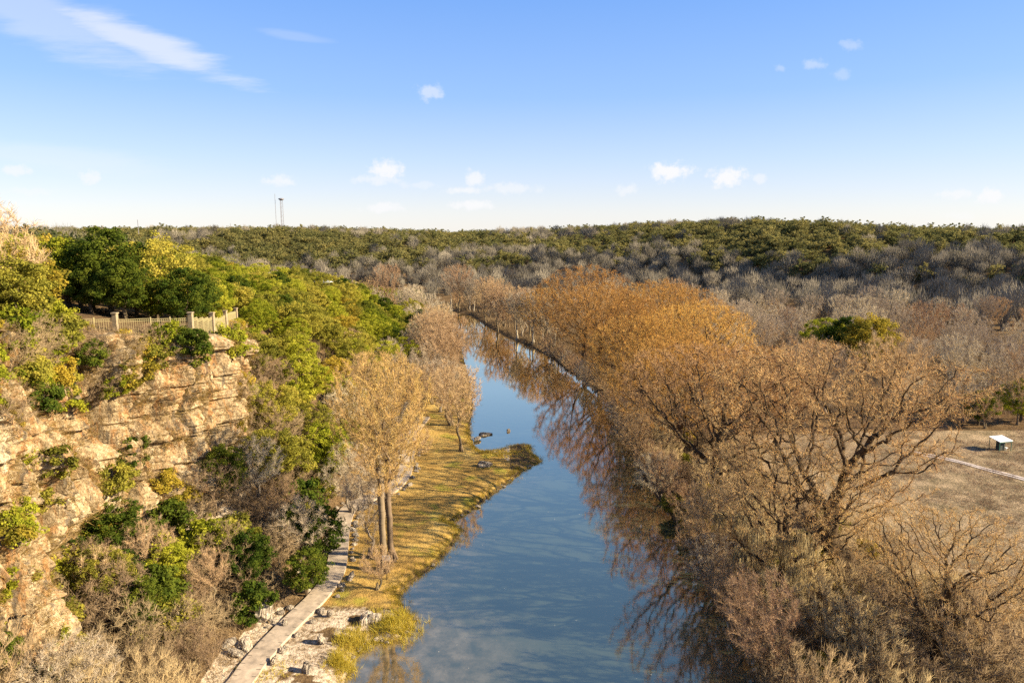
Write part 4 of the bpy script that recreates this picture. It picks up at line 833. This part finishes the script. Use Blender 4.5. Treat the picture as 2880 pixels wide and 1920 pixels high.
# ------------------------------------------------------------------ built things
# fence on the promontory
FP = [(-44, 62.6), (-41.3, 63.6), (-38, 64.9), (-35.2, 66), (-33.6, 66.6), (-31.9, 67.3), (-32.6, 71.5), (-33.6, 76), (-35.3, 82), (-37.2, 88), (-39.8, 96), (-42.3, 104)]
fr = put('iron_fence', None, None, (-31.9, 67.3, gz(-31.9, 67.3))); tag(fr, 'cream railing fence with stone pillars along the clifftop', 'fence')
fo = np.array(fr.location); bpy.context.view_layer.update()
def fpart(name, mbx, m): put(name, mbx.mesh(name, m), fr)
pc = [np.array([a, b, float(top_z(b))+.1]) for a, b in FP]
for i, p in enumerate(pc):
    if i in (2, 5, 7, 9, 11, 0):
        b = MB(); h = 2.45; w = .2
        box(b, p[0]-w, p[0]+w, p[1]-w, p[1]+w, p[2]-1.6, p[2]+h, 0); box(b, p[0]-w-.06, p[0]+w+.06, p[1]-w-.06, p[1]+w+.06, p[2]+h, p[2]+h+.12, 0)
        for V in b.V: V -= fo.astype(np.float32)
        fpart('pillar', b, M_STONE)
for i in range(len(pc)-1):
    a, c = pc[i], pc[i+1]; L_ = np.linalg.norm((c-a)[:2]); nb = max(1, int(round(L_/2.2))); 
    for s in range(nb):
        q0 = a+(c-a)*s/nb; q1 = a+(c-a)*(s+1)/nb; zb = max(q0[2], q1[2])*.5+min(q0[2], q1[2])*.5; b = MB(); dd = (q1-q0)[:2]; l = np.linalg.norm(dd); an = math.atan2(dd[1], dd[0]); M = rz(an, (q0[0]-fo[0], q0[1]-fo[1], zb-fo[2]))
        for zz in (.12, 1.72, 1.92): box(b, .03, l-.03, -.02, .02, zz, zz+.05, 0, .5, M)
        nb_ = int(l/.18)
        for t in range(1, nb_): box(b, l*t/nb_-.012, l*t/nb_+.012, -.012, .012, .165, 1.92, 0, .5, M)
        fpart('railing', b, M_FENCE); b = MB(); box(b, -.05, .05, -.05, .05, -.9, 2.15, 0, .5, M); fpart('post', b, M_FENCE)
# kiosk
kx, ky = gp(2812, 1262, 2.0); kz = gz(kx, ky); kr = put('kiosk', None, None, (kx, ky, kz), (0, 0, .25), .85); tag(kr, 'small white-roofed shelter with a dark booth standing in the right field', 'kiosk')
b = MB(); V = np.array([[-1.5, -1.1, 1.95], [1.5, -1.1, 1.95], [1.5, 1.1, 2.35], [-1.5, 1.1, 2.35]]); V2 = V-np.array([0, 0, .1]); b.add(np.concatenate([V2, V]), [[3, 2, 1, 0], [4, 5, 6, 7], [0, 1, 5, 4], [1, 2, 6, 5], [2, 3, 7, 6], [3, 0, 4, 7]]); put('roof', b.mesh('roof', M_WHITE), kr)
b = MB(); box(b, -1.4, 1.4, -1.05, -.99, 1.68, 1.84); put('fascia', b.mesh('fascia', M_GREEN), kr)
b = MB(); box(b, -.55, .5, -.5, .4, 0, 1.8); put('booth', b.mesh('booth', M_DARK), kr)
for sx in (-1.35, 1.35):
    for sy in (-1, 1): b = MB(); box(b, sx-.04, sx+.04, sy-.04, sy+.04, -.1, 1.84 if sy < 0 else 2.2); put('post', b.mesh('post', M_GREEN), kr)
b = MB(); box(b, .7, 1.15, -.6, -.2, .4, .5); box(b, .88, .96, -.45, -.35, 0, .4); put('stool', b.mesh('stool', M_WHITE), kr)
# tracks in the field
M_TRK = simple('track_dirt', (.42, .36, .33), .95, 0, .2, 1.5)
def ribbon(P, w, dz, name, m):
    C = catmull(P, 12); t = unit(np.gradient(C, axis=0)); nn = np.stack([-t[:, 1], t[:, 0]], -1); rows = []
    for s in (-1, 0, 1): q = C+nn*s*w*(.8+.4*n2(C[:, 0], C[:, 1], .5, 2, s+4))[:, None]; rows.append(np.concatenate([q, (ground_z(q[:, 0], q[:, 1])+dz)[:, None]], 1))
    A = np.stack(rows, 1); ii = np.arange(A.shape[0]*3).reshape(-1, 3); b = MB(); b.add(A, np.stack([ii[:-1, :-1], ii[:-1, 1:], ii[1:, 1:], ii[1:, :-1]], -1).reshape(-1, 4)); struct(name, b.mesh(name, m))
for off in (0, 1.6):
    ribbon([(lambda p: (p[0], p[1]-off))(gp(u, v, 2.2)) for u, v in [(2560, 1262), (2650, 1278), (2760, 1308), (2880, 1338), (3000, 1375)]], .28, .06, 'dirt_track', M_TRK)
# trees' sign
sx_, sy_ = gp(1092, 1600, 1.2); sz_ = gz(sx_, sy_); sr = put('sign', None, None, (sx_+.1, sy_-1.4, sz_)); tag(sr, 'small pale notice board on a post before the golden tree', 'sign')
b = MB(); box(b, -.38, .38, -.02, .02, 2.0, 2.55); bo_ = put('board', b.mesh('board', M_SIGN), sr); b = MB(); [box(b, -.3, .3-.1*k, -.026, -.022, 2.44-.12*k, 2.47-.12*k) for k in range(4)]; put('lettering', b.mesh('lettering', M_INK), bo_)
b = MB(); box(b, -.04, .04, .022, .09, -.2, 2.5); put('post', b.mesh('post', M_BARK_OK), sr)
# masts on the skyline
def mast(name, u, vb, vt, D, lb, disc=False, w=.9, lines=3):
    d0 = pdir(u, vb); d1 = pdir(u, vt); x = d0[0]/d0[1]*D; zt = CAM_H+d1[2]/d1[1]*D; zb = gz(x, D)
    r = put(name, None, None, (x, D, zb)); tag(r, lb, 'mast'); h = zt-zb; b = MB()
    cs = [(math.cos(a)*w, math.sin(a)*w) for a in (0, 2.1, 4.2)][:lines] if lines > 1 else [(0, 0)]
    frusta(b, [(a, c, 0) for a, c in cs], [(a, c, h) for a, c in cs], .24, .2, 6)
    if lines > 1:
        for k in range(int(h/5)):
            z = k*5.; frusta(b, [(cs[i][0], cs[i][1], z) for i in range(3)], [(cs[(i+1) % 3][0], cs[(i+1) % 3][1], z+5) for i in range(3)], .06, .06, 4)
    put('mast_frame', b.mesh('mast_frame', M_STEEL), r)
    if disc:
        b = MB(); a = np.arange(12)*math.pi/6
        for z0, z1, r0, r1 in ((h-1.6, h-.2, 1.2, 3.2), (h-.2, h+.6, 3.2, 3.2), (h+.6, h+1.1, 3.2, 1)):
            A = np.stack([np.cos(a)*r0, np.sin(a)*r0, a*0+z0], 1); B = np.stack([np.cos(a)*r1, np.sin(a)*r1, a*0+z1], 1); i = np.arange(12); j = (i+1) % 12; b.add(np.concatenate([A, B]), np.stack([i, j, j+12, i+12], 1))
        put('antenna_ring', b.mesh('antenna_ring', M_STEEL), r)
mast('radio_mast', 795, 645, 560, 800, 'tall lattice mast with a round antenna ring on top', True, 1.6)
mast('radio_mast', 778, 645, 545, 800, 'thin slender mast left of the one with a ring', False, .3, 1)
mast('radio_mast', 649, 650, 628, 700, 'short pole on the ridge left of the two tall masts', False, .3, 1)
mast('radio_mast', 389, 645, 618, 500, 'short antenna poking above the clifftop trees', False, .3, 1)
# houses half hidden in the bluff trees
def house(x, y, w, d, h, rot, lb, wallm, roofm, flat=False):
    z = gz(x, y)-.5; r = put('house', None, None, (x, y, z), (0, 0, rot)); tag(r, lb, 'house')
    b = MB(); box(b, -w/2, w/2, -d/2, d/2, 0, h); put('wall', b.mesh('wall', wallm), r); b = MB()
    if flat: box(b, -w/2-.3, w/2+.3, -d/2-.3, d/2+.3, h+.003, h+.4)
    else:
        e = .5; V = [[-w/2-e, -d/2-e, h], [w/2+e, -d/2-e, h], [w/2+e, d/2+e, h], [-w/2-e, d/2+e, h], [-w/2-e, 0, h+d*.3], [w/2+e, 0, h+d*.3]]; b.add(V, [[0, 1, 5, 4], [2, 3, 4, 5]]); b.add(V, [[1, 2, 5], [3, 0, 4]]); b.add(V, [[3, 2, 1, 0]])
    put('roof', b.mesh('roof', roofm), r)
    for k in range(3):
        b = MB(); xx = -w/2+w*(k+.5)/3; box(b, xx-.5, xx+.5, -d/2-.06, -d/2-.003, 1.1, 2.3); f = put('window', b.mesh('window', M_STONE), r); b = MB(); box(b, xx-.42, xx+.42, -d/2-.09, -d/2-.063, 1.18, 2.22); put('pane', b.mesh('pane', M_GLASS), f)
house(-67, 101, 7, 6, 5.6, .5, 'yellow stuccoed house showing through the clifftop trees', M_STUCCO, M_TILE)
house(-72, 205, 9, 7, 6, .4, 'cream flat-roofed house behind the evergreens, left one of two', M_STONE, M_STONE, True)
house(-61, 210, 10, 7, 5.5, .4, 'cream flat-roofed house nearer the river, right one of two', M_STONE, M_WHITE, True)
